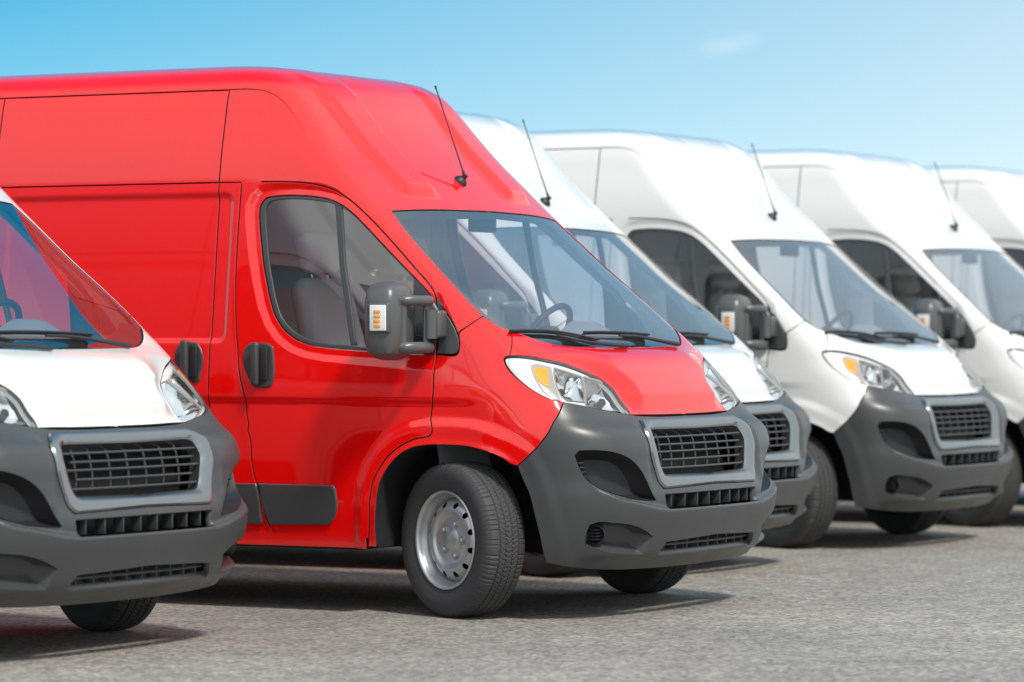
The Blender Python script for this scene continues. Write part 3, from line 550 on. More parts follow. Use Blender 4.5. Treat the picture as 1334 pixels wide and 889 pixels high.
# ------------------------------------------------------------------ the van, built once
def dense(p, st=.03):
    out = [p[0]]
    for a, b in zip(p[:-1], p[1:]):
        k = max(1, int(np.hypot(*(b - a)) / st)); out += [a + (b - a) * (i + 1) / k for i in range(k)]
    return np.array(out)
def build_van(root):
    paint = 'red'
    R2 = lambda name: (empty(name, root), empty(name, root))
    O = {k: np.array(v) for k, v in OUT.items()}
    SP = smooth_poly
    # --- roof with front cap and windscreen pillars (one pressing, mirrored about the middle)
    wst = O['ws_top_half'].copy(); wsl = O['ws_left']
    top_v = wst[-1, 1] + .002
    up = wst[::-1]
    loop = [[uc(top_v), top_v]] + up.tolist() + wsl[::-1][1:-3].tolist() + O['seam598'].tolist() + O['trim_outer'][::-1][1:].tolist() + O['door_top'][::-1][1:].tolist()
    loop += [side_uv(-1.234, v) for v in np.linspace(1.983, 2.422, 20)] + [side_uv(-2.53, 2.422), side_uv(-4.44, 2.422)]
    loop = SP(loop, .03, False).tolist()
    rear = [side_uv(-4.44, v) for v in np.arange(2.45, 3.24, .04)] + [side_uv(-4.44, 3.244)]
    xe = P0G[-1, 0, 0] - U0
    cen = [[side_uv(-4.44, 3.244)[0] + t * (uc(3.244) - side_uv(-4.44, 3.244)[0]), 3.244] for t in np.linspace(.02, 1, 60)]
    cen += [[uc(v), v] for v in np.arange(3.2, top_v + .02, -.03)]
    g = panel_geo([np.array(loop + rear + cen)], h=.032, half=True, inner=.03)
    put('roof', join_geo(g, flip_geo(g)), [paint, 'headliner'], root)
    # --- windscreen
    loop = [[uc(top_v), top_v]] + up.tolist() + wsl[::-1][1:].tolist() + O['cowl_half'][1:].tolist() + [[uc(1.208), 1.208]]
    loop = SP(loop, .02, False)
    cenl = np.array([[uc(v), v] for v in np.linspace(1.208, top_v, 30)[1:-1]])
    ws = np.concatenate([loop, cenl])
    g = panel_geo([ws], h=.04, half=True, gap=.004, edge=.002, depth=.006, off=-.004)
    wso = put('windscreen', join_geo(g, flip_geo(g)), 'screen', root)
    # dark ceramic border behind the glass
    inn = [[uc(1.835), 1.835], [.30, 1.828], [.145, 1.815]]
    lp = gs(P0G, wsl)
    inn = []
    for t in np.linspace(0, 1, 14):
        k = t * (len(wsl) - 1); q = wsl[::-1][int(k)] * (1 - k % 1) + wsl[::-1][min(int(k) + 1, len(wsl) - 1)] * (k % 1); inn.append([q[0] + .035, q[1]])
    inn = [[uc(top_v - .03), top_v - .03]] + [[u_, v_ - .03 * (1 - min(1, i / 3))] for i, (u_, v_) in enumerate(inn[:-2])]
    inn += [[.20, 1.335], [.34, 1.300], [.5, 1.278], [.7, 1.268], [uc(1.265), 1.265]]
    inn = SP(np.array(inn), .02, False); cen1 = np.array([[uc(v), v] for v in np.linspace(1.208, 1.265, 5)])
    # ring as a strip between the two half outlines
    a = resamp(loop, 120, False); b = resamp(inn, 120, False)
    pa = gs(Q, a) - gs(NQ, a) * .012; pb = gs(Q, b) - gs(NQ, b) * .012
    mb = MB(); v, f = loft([pa, pb], cap=False, closed=False); mb.add(v, f); mb.mirror(); mb.build('glass_border', 'black', wso)
    # --- bonnet
    hl = O['hood_half']
    loop = [[uc(1.204), 1.204]] + O['cowl_half'][::-1].tolist()[:-1] + hl.tolist() + [[.62, .9075], [uc(.906), .906]]
    loop = SP(loop, .02, False); cenl = np.array([[uc(v), v] for v in np.linspace(.906, 1.204, 16)[1:-1]])
    g = panel_geo([np.concatenate([loop, cenl])], h=.022, half=True)
    put('bonnet', join_geo(g, flip_geo(g)), paint, root)
    # --- side panels
    dloop = SP(O['cab_door'], .02); wloop = SP(O['window_hole'], .015)
    doorR, doorL = both('cab_door', panel_geo([dloop, wloop], h=.022, inner=.06), [paint, 'trimgrey'], (root, root))
    g = panel_geo([SP(O['fender'], .02)], h=.022); both('front_wing', g, paint, (root, root))
    def rect(x0, x1, v0, v1): return SP([side_uv(x0, v0), side_uv(x1, v0), side_uv(x1, v1), side_uv(x0, v1)] if False else
        [side_uv(x0 + (x1 - x0) * t, v0) for t in np.linspace(0, 1, 48)[:-1]] + [side_uv(x1, v0 + (v1 - v0) * t) for t in np.linspace(0, 1, 48)[:-1]] +
        [side_uv(x1 + (x0 - x1) * t, v1) for t in np.linspace(0, 1, 48)[:-1]] + [side_uv(x0, v1 + (v0 - v1) * t) for t in np.linspace(0, 1, 48)[:-1]], .03, True, 60)
    slR, slL = both('sliding_door', panel_geo([rect(-2.53, -1.234, .365, 1.983)], h=.024), paint, (root, root))
    both('upper_side_panel', panel_geo([rect(-2.53, -1.234, 1.983, 2.422)], h=.04), paint, (root, root))
    both('upper_side_panel', panel_geo([rect(-4.44, -2.53, 1.983, 2.422)], h=.06), paint, (root, root))
    # post between the doors
    dr = O['cab_door']; k = [i for i in range(len(dr)) if dr[i, 1] < 1.985 and gs(P0G, dr[i:i + 1])[0, 0] < -.86]
    dre = dr[k]; p_ = gs(P0G, dre); dre = dre[np.argsort(p_[:, 2])]
    pil = [side_uv(-1.234, v) for v in np.linspace(1.983, .365, 90)] + dre.tolist()
    both('door_post', panel_geo([SP(np.array(pil), .02, True, 38)], h=.022, inner=.05), [paint, 'trimgrey'], (root, root))
    # rear quarter with wheel arch
    ar = [(-3.45 + .43 * math.cos(a), .36 + .43 * math.sin(a)) for a in np.linspace(0, math.pi, 24)]
    q = [side_uv(x, .365) for x in np.linspace(-2.53, -3.0, 6)] + [side_uv(x, max(z, .367)) for x, z in ar] + [side_uv(x, .365) for x in np.linspace(-3.9, -4.44, 6)]
    q += [side_uv(-4.44, v) for v in np.linspace(.45, 1.983, 60)] + [side_uv(x, 1.983) for x in np.linspace(-4.3, -2.53, 12)] + [side_uv(-2.53, v) for v in np.linspace(1.9, .45, 60)]
    both('rear_quarter', panel_geo([SP(np.array(q), .04, True, 50)], h=.05), paint, (root, root))
    # sill below the doors
    dp = gs(P0G, O['cab_door']); low = O['cab_door'][(dp[:, 2] < .372)]; low = low[np.argsort(-gs(P0G, low)[:, 0])]
    s = [side_uv(-.345, .297)] + [side_uv(x, .295) for x in np.linspace(-.45, -3.0, 30)] + [side_uv(-3.0, .33)] + [side_uv(x, .363) for x in np.linspace(-2.98, -1.25, 20)] + low[::-1].tolist() + [side_uv(-.40, .356)]
    s = [side_uv(x, .295) for x in np.linspace(-.3885, -3.0, 30)] + [side_uv(-3.0, .33)] + [side_uv(x, .362) for x in np.linspace(-3.0, -.3885, 30)]
    both('sill', panel_geo([SP(np.array(s), .03, True, 50)], h=.03), paint, (root, root))
    # --- rear end
    cs = [(-4.44, float(gs(Q, [side_uv(-4.44, v)])[0, 1]), float(gs(Q, [side_uv(-4.44, v)])[0, 2])) for v in list(np.linspace(.36, 2.4, 24)) + list(np.linspace(2.45, 3.2, 16))]
    mb = MB(); n = len(cs); v = [(-4.455, y, z) for x, y, z in cs] + [(-4.455, -y, z) for x, y, z in cs[::-1]]
    mb.add(v, [tuple(range(len(v)))]); mb.build('rear_wall', paint, root)
    for sgn in (1, -1):
        mb = MB(); mb.rbox((-4.475, sgn * .43, 1.30), (.04, .82, 1.75), .015); d = mb.build('rear_door', paint, root)
        mb = MB(); mb.rbox((-4.50, sgn * .10, 1.05), (.03, .04, .20), .01); mb.build('handle', 'black', d)
        mb = MB(); mb.rbox((-4.46, sgn * .92, 1.05), (.05, .10, .55), .02); mb.build('tail_lamp', 'redlens', root)
    mb = MB(); mb.rbox((-4.47, 0, .46), (.16, 1.86, .20), .04); mb.build('rear_bumper', 'plastic', root)
    # --- window: seal, panes, divider bar
    gl = SP(O['glass'], .012)
    sealR, sealL = both('window_frame', panel_geo([wloop, gl], h=.02, off=-.003, gap=.0015, edge=.004, depth=.012), 'rubber2', (doorR, doorL))
    dv = O['divider']; mid0 = (dv[0] + dv[-1]) / 2; mid1 = (dv[3] + dv[4]) / 2
    def clip(poly, a, b, sgn):
        out = []; n = len(poly); nrm = np.array([-(b - a)[1], (b - a)[0]]) * sgn
        for i in range(n):
            p, q = poly[i], poly[(i + 1) % n]; dp_, dq_ = np.dot(p - a, nrm), np.dot(q - a, nrm)
            if dp_ >= 0: out.append(p)
            if dp_ * dq_ < 0: out.append(p + (q - p) * dp_ / (dp_ - dq_))
        return np.array(out)
    for sg in (1, -1):
        both('window_pane', panel_geo([clip(gl, mid0, mid1, sg)], h=.05, off=-.012, gap=-.002, edge=.001, depth=.004), 'glass', (doorR, doorL))
    both('divider_bar', panel_geo([dense(np.vstack([dv, dv[:1]]))[:-1]], h=.02, off=-.004, gap=0., edge=.006, depth=.012), 'rubber2', (doorR, doorL))
    both('corner_trim', panel_geo([SP(O['fender_trim'], .012)], h=.02, off=-.001, gap=0., edge=.004, depth=.02), 'rubber2', (root, root))
    # --- protective strips
    both('rub_strip', panel_geo([SP(O['trim'], .015)], h=.02, off=.014, gap=0., edge=.008, depth=.022), 'plastic', (doorR, doorL))
    t = O['trim']; pt = gs(P0G, t); zt0, zt1 = pt[:, 2].min(), pt[:, 2].max()
    b1 = SP(np.array([side_uv(-1.22, zt1)] + [side_uv(x, zt1) for x in (-1.15, -1.08, -1.0)] + [side_uv(-.978, zt1)] + [side_uv(-.955, zt0 + .05), side_uv(-.948, zt0)] + [side_uv(x, zt0) for x in (-1.0, -1.1, -1.22)]), .02, True, 30)
    both('rub_strip', panel_geo([b1], h=.03, off=.014, gap=.001, edge=.006, depth=.022), 'plastic', (root, root))
    both('rub_strip', panel_geo([rect(-2.5, -1.25, zt0, zt1)], h=.05, off=.014, gap=.001, edge=.006, depth=.022), 'plastic', (slR, slL))
    # --- door handles
    def handle(uv, par):
        l = SP(uv, .008); base = panel_geo([l], h=.02, off=.012, gap=0., edge=.008, depth=.016)
        a, b = both('handle', base, 'plastic', par)
        c = gs(P0G, uv).mean(0); y = c[1] - .03
        mb = MB(); mb.rbox((c[0] + .022, y + .005, c[2]), (.05, .012, .15), .005); v = mb
        mb.build('handle_recess', 'black', a); mb.mirrored().build('handle_recess', 'black', b)
        mb = MB(); mb.rbox((c[0] - .012, y - .012, c[2]), (.042, .030, .20), .014); mb.build('grip', 'plastic', a); mb.mirrored().build('grip', 'plastic', b)
    handle(O['handle'], (doorR, doorL)); handle(O['slide_handle'], (slR, slL))
    # --- bumper
    bs = O['bumper_side']
    loop = [[uc(.900), .900], [.62, .9015]] + bs.tolist() + [[.05, .232], [.2, .222], [.45, .215], [uc(.212), .212]]
    loop = SP(loop, .02, False); cenl = np.array([[uc(v), v] for v in np.linspace(.212, .900, 40)[1:-1]])
    # centre openings are cut as notches from the middle line
    def half_loop(key, tv, bv):
        l = SP(dense(np.vstack([[[uc(tv), tv]], O[key][1:-1], [[uc(bv), bv]]])), .012, False, 30); return l
    bez = half_loop('bezel_half', .886, .588); O['slot_half'][:, 1] += np.where(O['slot_half'][:, 1] > .52, .006, -.002); O['low_half'][:, 1] += np.where(O['low_half'][:, 1] > .32, .012, -.008)
    slot = half_loop('slot_half', .555, .492); lowg = half_loop('low_half', .359, .292)
    chain = []
    vc = .212
    cen_up = []
    def cen_seg(v0, v1): return [[uc(v), v] for v in np.arange(v0 + .015, v1 - .01, .018)]
    cen_up += cen_seg(.212, .292) + lowg[::-1].tolist() + cen_seg(.359, .492) + slot[::-1].tolist() + cen_seg(.555, .588) + bez[::-1].tolist()
    outline = np.array(loop.tolist() + cen_up)
    scoop = SP(O['scoop'], .012); fog = SP(O['fog'], .012)
    g = panel_geo([outline, scoop, fog], h=.018, half=True, gap=.002, depth=.03)
    bump = put('front_bumper', join_geo(g, flip_geo(g)), 'plastic', root)
    # scoops
    def two(mb, name, mat, parent):
        a = mb.build(name, mat, parent); b = mb.mirrored().build(name, mat, parent); return a, b
    L_ = bowl(O['scoop'], [(.0, 1.), (.012, .97), (.05, .86), (.075, .70)]); mb = MB(); mb.add(*loft(L_)); two(mb, 'intake_scoop', 'black', bump)
    # small vent slats at the outer end of each scoop
    mb = MB(); c = gs(Q, O['scoop'])
    for k in range(4):
        z = .705 - k * .02; mb.rbox((.655 + k * .004, -.905, z), (.05, .05, .006), .002)
    two(mb, 'scoop_vent', 'plastic', bump)
    L_ = bowl(O['fog'], [(.0, 1.), (.010, .97), (.040, .86), (.055, .60)]); mb = MB(); mb.add(*loft(L_)); two(mb, 'lamp_recess', 'plastic', bump)
    fp = gs(Q, np.array([[.02, .385]]))[0]; fn = gs(NQ, np.array([[.02, .385]]))[0]
    def disc(c, n, rings, seg=28):
        c = Vector(c); n = Vector(n).normalized(); a = n.cross(Vector((0, 0, 1))).normalized(); b = n.cross(a); v = []; f = []; m = len(rings)
        for k in range(seg):
            an = 2 * math.pi * k / seg; d = a * math.cos(an) + b * math.sin(an)
            for r, t in rings: v.append(c + d * r + n * t)
        for k in range(seg):
            j = (k + 1) % seg
            for i in range(m - 1): f.append((k * m + i, j * m + i, j * m + i + 1, k * m + i + 1))
        return v, f
    mb = MB(); mb.add(*disc(fp - fn * .035, fn, [(.048, -.02), (.048, .012), (.041, .018), (.036, .010), (.034, -.012), (.0, -.014)]))
    for k in range(4): mb.rbox(Vector(fp - fn * .028) + Vector((0, 0, (k - 1.5) * .014)), (.05, .05, .003), .001)
    two(mb, 'fog_lamp', 'black', bump)
    # --- grille: bezel, backing, bars
    bh = resamp(half_loop('bezel_half', .886, .588), 60, False); gh_ = O['grille_half']; gh = resamp(SP(dense(np.vstack([[[uc(.850), .850]], gh_[1:-1], [[uc(.640), .640]]])), .01, False, 30), 60, False)
    def ring3(uv, off): p = gs(Q, uv); n = gs(NQ, uv); return p + n * off
    B3, G3, BN, GN = gs(Q, bh), gs(Q, gh), gs(NQ, bh), gs(NQ, gh)
    for q_ in (B3, G3): q_[0, 1] = q_[-1, 1] = 0
    for q_ in (BN, GN): q_[0, 1] = q_[-1, 1] = 0
    def mix3(t, off): return B3 * (1 - t) + G3 * t + (BN * (1 - t) + GN * t) * off * [1, (t > 0) * 1., 1]
    loops = [mix3(0, -.012), mix3(0, .004), mix3(.1, .012), mix3(.45, .014), mix3(.75, .006), mix3(1, -.012), mix3(1, -.06)]
    mb = MB(); mb.add(*loft(loops, cap=False, closed=False)); mb.mirror(); gr = mb.build('grille_surround', 'satin', bump)
    mb = MB(); mb.add([(.70, -.56, .60), (.70, .56, .60), (.66, .56, .90), (.66, -.56, .90)], [(0, 1, 2, 3)]); mb.add([(.72, -.6, .27), (.72, .6, .27), (.72, .6, .60), (.72, -.6, .60)], [(0, 1, 2, 3)]); mb.build('grille_backing', 'void', bump)
    gp = gs(Q, gh)
    def edge_u(vq):   # outline u of the grille at height v
        e = gh[np.argsort(np.abs(gh[:, 1] - vq))]; e = [q for q in gh if q[0] < .62]; e = np.array(e); o = np.argsort(e[:, 1]); return float(np.interp(vq, e[o, 1], e[o, 0]))
    nb = 5
    for k in range(nb):
        vq = .655 + (k + .5) * (.836 - .655) / nb; u0 = edge_u(vq) + (.006 if k % 2 == 0 else .05)
        us = np.linspace(u0, uc(vq), 14); l = np.stack([us, np.full(14, vq)], 1); p = gs(Q, l) - gs(NQ, l) * .022
        pts = p.tolist() + (p[::-1][1:] * [1, -1, 1]).tolist()
        mb = MB(); mb.tube(pts, .0065, 8, flat=.8); mb.build('grille_bar', 'plastic', gr)
    for yb in (-.36, -.25, -.125, 0., .125, .25, .36):
        mb = MB(); mb.tube([(.762, yb, .832), (.782, yb, .79), (.795, yb, .72), (.795, yb, .66)], .005, 6); mb.build('grille_slat', 'plastic', gr)
    for (a, b, zz, nn) in ((.555, .492, .021, 8), (.359, .292, .0, 9)):
        for k in range(nn):
            yb = (k - (nn - 1) / 2) * (.115 if nn == 8 else .105)
            mb = MB(); xx = .872 if nn == 8 else .838
            mb.rbox((xx - abs(yb) ** 2 * .14, yb, (a + b) / 2), (.05, .007, (a - b) * .96), .002); mb.build('vent_slat', 'plastic', bump)
    l = [(.868 - abs(y) ** 2.2 * .17, y, .326) for y in np.linspace(-.46, .46, 20)]; mb = MB(); mb.tube(l, .006, 6); mb.build('vent_bar', 'plastic', bump)
    # number plate panel is plain; tow-eye cover line
    # --- headlamps
    hd = SP(O['head'], .012)
    base = panel_geo([hd, SP(O['refl1'], .012), SP(O['refl2'], .012)], h=.02, off=-.014, gap=.004, edge=.002, depth=.02)
    hR, hL = both('headlamp', base, 'lampwhite', (root, root))
    # side walls down to the housing
    l = resamp(hd, 120); pa = gs(Q, l) - gs(NQ, l) * .001; pb = gs(Q, l) - gs(NQ, l) * .05
    mb = MB(); mb.add(*loft([pa, pb], cap=False)); mb.build('housing', 'black', hR); mb.mirrored().build('housing', 'black', hL)
    for key in ('refl1', 'refl2'):
        L_ = bowl(O[key], [(.018, 1.), (.035, .92), (.065, .72), (.085, .42), (.09, .15)]); mb = MB(); mb.add(*loft(L_)); mb.build('reflector', 'chrome', hR); mb.mirrored().build('reflector', 'chrome', hL)
        c = gs(Q, O[key]).mean(0); nn = gs(NQ, O[key]).mean(0); nn /= np.linalg.norm(nn)
        mb = MB(); mb.add(*disc(c - nn * .085, nn, [(.020, 0), (.018, .035), (.012, .042), (0, .043)], 16)); mb.build('bulb', 'black', hR); mb.mirrored().build('bulb', 'black', hL)
        L2 = bowl(O[key], [(.016, 1.03), (.008, 1.0), (.012, .95), (.02, .94)]); mb = MB(); mb.add(*loft(L2, cap=False)); mb.build('reflector_rim', 'lampgrey', hR); mb.mirrored().build('reflector_rim', 'lampgrey', hL)
    gi = SP(O['ind'], .01); both('indicator', panel_geo([gi], h=.02, off=-.010, gap=0., edge=.004, depth=.012), 'lampgrey', (hR, hL))
    ic = O['ind'].mean(0); ii = ic + (O['ind'] - ic) * [.66, .5] + [.002, .018]
    both('indicator_bulb', panel_geo([SP(ii, .01)], h=.02, off=-.006, gap=0., edge=.003, depth=.01), 'amber', (hR, hL))
    both('lamp_lens', panel_geo([hd], h=.03, off=-.001, gap=.004, edge=.0006, depth=.0012), 'lens', (hR, hL))
    # --- wheels
    build_wheels(root)
    # --- arch liners
    l = resamp(SP(O['arch'], .02, False), 60, False); p = gs(Q, l); p = p + (p - np.array([.06, p[:, 1].mean(), .4])) * [.012, 0, .012]
    mb = MB(); a = p.copy(); a[:, 1] += .012; b = p.copy(); b[:, 1] = -.50
    mb.add(*loft([a, b], cap=True, closed=False)); two(mb, 'arch_liner', 'under', root)
    ar = np.array([(-3.45 + .44 * math.cos(t), -.96, .36 + .44 * math.sin(t)) for t in np.linspace(-.15, math.pi + .15, 30)]); b = ar.copy(); b[:, 1] = -.5
    mb = MB(); mb.add(*loft([ar, b], cap=True, closed=False)); two(mb, 'arch_liner', 'under', root)
    # --- underbody
    mb = MB(); mb.rbox((-1.85, 0, .36), (5.0, .98, .16), .03)
    for sg in (1, -1): mb.rbox((-1.68, sg * .72, .36), (2.5, .46, .14), .02); mb.rbox((-4.12, sg * .72, .38), (.5, .44, .14), .02)
    mb.rbox((.60, 0, .33), (.22, 1.1, .12), .03)
    mb.build('underbody', 'under', root)
    # --- cab interior
    mb = MB(); mb.rbox((-1.30, 0, 1.22), (.03, 1.70, 1.62), .01); mb.build('bulkhead', 'trimgrey', root)
    mb = MB(); mb.rbox((-.86, 0, .52), (.84, 1.84, .06), .02); mb.rbox((.02, 0, .52), (.9, .94, .06), .02); mb.build('cab_floor', 'trimgrey', root)
    ys = np.linspace(-.84, .84, 29); rows = []
    for y in ys:
        hump = .10 * math.exp(-((y - .42) / .22) ** 2); f_ = .44 - .16 * abs(y) ** 2.2
        rows.append([(f_ - .03, y, 1.18), (f_ - .16, y, 1.20 + hump * .2), (f_ - .36, y, 1.235 + hump), (f_ - .47, y, 1.235 + hump * 1.05), (f_ - .50, y, 1.19 + hump * .8), (f_ - .46, y, .95), (f_ - .40, y, .60)])
    v = [q for r in rows for q in r]; m_ = 7; f = [(i * m_ + k, (i + 1) * m_ + k, (i + 1) * m_ + k + 1, i * m_ + k + 1) for i in range(len(ys) - 1) for k in range(m_ - 1)]
    mb = MB(); mb.add(v, f); mb.build('dashboard', 'dash', root, sharp=60)
    R = Matrix.Rotation(math.radians(-58), 3, 'Y'); c = Vector((-.22, .42, 1.25))
    mb = MB(); mb.tube([c + R @ Vector((.0 + .19 * math.cos(t), .19 * math.sin(t), 0)) for t in np.linspace(0, 2 * math.pi, 33)[:-1]], .016, 8, closed=True)
    sw = mb.build('steering_wheel', 'black', root)
    mb = MB(); mb.rbox(c, (.14, .16, .05), .02, rot=R.to_euler())
    for t in (0.0, math.pi, -math.pi / 2): mb.tube([c, c + R @ Vector((.18 * math.sin(t), .18 * math.cos(t), 0))], .014, 6)
    mb.build('wheel_hub', 'black', sw)
    for yy in (.43, -.43):
        mb = MB(); mb.rbox((-.62, yy, .86), (.50, .50, .16), .06)
        st = mb.build('seat', 'fabric', root)
        rot = Matrix.Rotation(math.radians(-14), 3, 'Y').to_euler()
        mb = MB(); mb.rbox((-.90, yy, 1.22), (.15, .48, .66), .065, rot=rot, taper=.12); mb.build('backrest', 'fabric', st)
        mb = MB(); mb.rbox((-.985, yy, 1.66), (.11, .27, .20), .045, rot=rot); mb.build('headrest', 'fabric', st)
        mb = MB(); mb.tube([(-.965, yy - .07, 1.50), (-.985, yy - .07, 1.60)], .008, 6); mb.tube([(-.965, yy + .07, 1.50), (-.985, yy + .07, 1.60)], .008, 6); mb.build('headrest_post', 'steel', st)
        mb = MB(); mb.rbox((-.62, yy, .66), (.44, .44, .26), .03); mb.build('seat_base', 'trimgrey', st)
    mb = MB(); mb.rbox((-.33, 0, 1.80), (.03, .24, .08), .012); mb.tube([(-.33, 0, 1.80), (-.30, 0, 1.86)], .008, 6); mb.build('rear_view_mirror', 'black', root)
    # --- wipers
    for k in ('a', 'b'):
        l = SP(O['wiper_blade_' + k], .02, False); p = gs(Q, l); n = gs(NQ, l); 
        mb = MB(); mb.tube((p + n * .016).tolist(), .006, 6)
        wp = mb.build('wiper', 'black', root)
        mb = MB(); mb.tube((p + n * .004).tolist(), .004, 4); mb.build('wiper_rubber', 'rubber', wp)
        l = SP(O['wiper_arm_' + k], .02, False); p = gs(Q, l); n = gs(NQ, l)
        mb = MB(); mb.tube((p + n * np.linspace(.024, .014, len(p))[:, None]).tolist(), np.linspace(.006, .011, len(p)).tolist(), 6); mb.build('wiper_arm', 'black', wp)
    # --- aerial
    p = gs(Q, [[uc(2.004), 2.004]])[0]; p[1] = 0; tip = Vector((-.589, 0, 2.468)); pv = Vector(p)
    mb = MB(); mb.rev([(.0, -.01), (.034, -.01), (.034, .006), (.027, .016), (.014, .026), (.013, .045), (0, .047)], 20, 'z', (0, 0, 0)); rot = Vector((.68, 0, .73)).to_track_quat('Z', 'Y').to_matrix()
    mb.v = [tuple(rot @ Vector(q) + pv) for q in mb.v]
    an = mb.build('antenna', 'black', root)
    q0 = pv + Vector((.68, 0, .73)) * .035; d = tip - q0
    mb = MB(); mb.tube([q0, q0 + d * .06, q0 + d * .07, q0 + d * .96, q0 + d * .965, tip], [.008, .007, .0042, .0032, .005, .005], 8); mb.build('antenna_mast', 'black', an)
    # --- roof seam that runs out on the cap
    for nm, key, w1 in (('roof_seam', O['roof_seam'], .0003), ('pillar_seam', O['seam598'], .0028), ('wing_seam', O['hood_half'][:2], .0026)):
        l = SP(key, .012, False); p = gs(Q, l); n = gs(NQ, l); t = np.gradient(p, axis=0); t /= np.linalg.norm(t, axis=1, keepdims=True); o = np.cross(t, n)
        w = np.linspace(.0028, w1, len(p))[:, None]
        mb = MB(); mb.add(*loft([p + o * w + n * .0008, p - o * w + n * .0008], cap=False, closed=False)); two(mb, nm, 'void', root)
    # --- door mirrors
    build_mirror(root, doorR, doorL)

def build_mirror(root, doorR, doorL):
    # housing: a stack of rounded sections, tall, fuller outside
    secs = []; n = 36
    for k, (t, sx, sy, dx, dy) in enumerate([(0, .30, .30, .0, .01), (.03, .62, .62, 0, .005), (.09, .86, .86, 0, 0), (.2, .98, .97, 0, 0), (.45, 1, 1, 0, 0), (.75, 1., .98, 0, 0), (.88, .93, .90, -.003, .003), (.95, .78, .75, -.006, .006), (.985, .52, .5, -.01, .008), (1, .2, .2, -.012, .01)]):
        z = 1.158 + t * .352; ring = []
        for i in range(n):
            a = 2 * math.pi * i / n; ca, sa = math.cos(a), math.sin(a); e = .55
            ring.append((-.165 + dx + .085 * sx * math.copysign(abs(ca) ** e, ca), -1.150 + dy + .118 * sy * math.copysign(abs(sa) ** e, sa), z))
        secs.append(np.array(ring))
    v, f = loft(secs, cap=True); f.append(tuple(range(n - 1, -1, -1)))
    def two(mb, name, mat, pa): return (mb.build(name, mat, pa[0]),)
    mb = MB(); mb.add(v, f); h = two(mb, 'side_mirror', 'mirror', (root, root))
    # indicator window: frame, clear lens, amber strips
    mb = MB(); mb.rbox((-.150, -1.262, 1.347), (.105, .030, .135), .010); two(mb, 'lamp_frame', 'mirror', h)
    mb = MB(); mb.rbox((-.150, -1.276, 1.347), (.084, .010, .115), .004); li = two(mb, 'indicator', 'lampwhite', h)
    for k in range(4):
        mb = MB(); mb.rbox((-.152, -1.2815, 1.312 + k * .021), (.034, .006, .014), .002); two(mb, 'amber_strip', 'amber', li)
    mb = MB(); mb.rbox((-.2465, -1.150, 1.34), (.008, .14, .22), .003); two(mb, 'mirror_glass', 'mirrorglass', h)
    # swing frame: upper and lower arm, post
    mb = MB()
    for z, r in ((1.425, .022), (1.215, .024)):
        mb.tube([(-.120, -1.185, z), (-.070, -1.175, z), (-.035, -1.130, z), (-.020, -1.060, z), (-.02, -1.035, z)], [r * .8, r, r, r, r * .9], 10, flat=1.1)
    mb.tube([(-.085, -1.17, 1.225), (-.085, -1.17, 1.42)], .020, 10)
    mb.tube([(-.03, -1.06, 1.215), (-.03, -1.06, 1.425)], .013, 10)
    two(mb, 'swing_arm', 'mirror', h)
    mb = MB(); mb.tube([(-.012, -1.045, 1.255), (-.012, -1.045, 1.385)], .030, 14); mb.rbox((.004, -1.005, 1.32), (.055, .08, .125), .015); two(mb, 'hinge_post', 'mirror', h)
    l = smooth_poly(np.array(OUT['mirror_base']), .012); g = panel_geo([l], h=.02, off=.022, gap=0., edge=.012, depth=.025)
    put('mirror_foot', g, 'mirror', h[0])

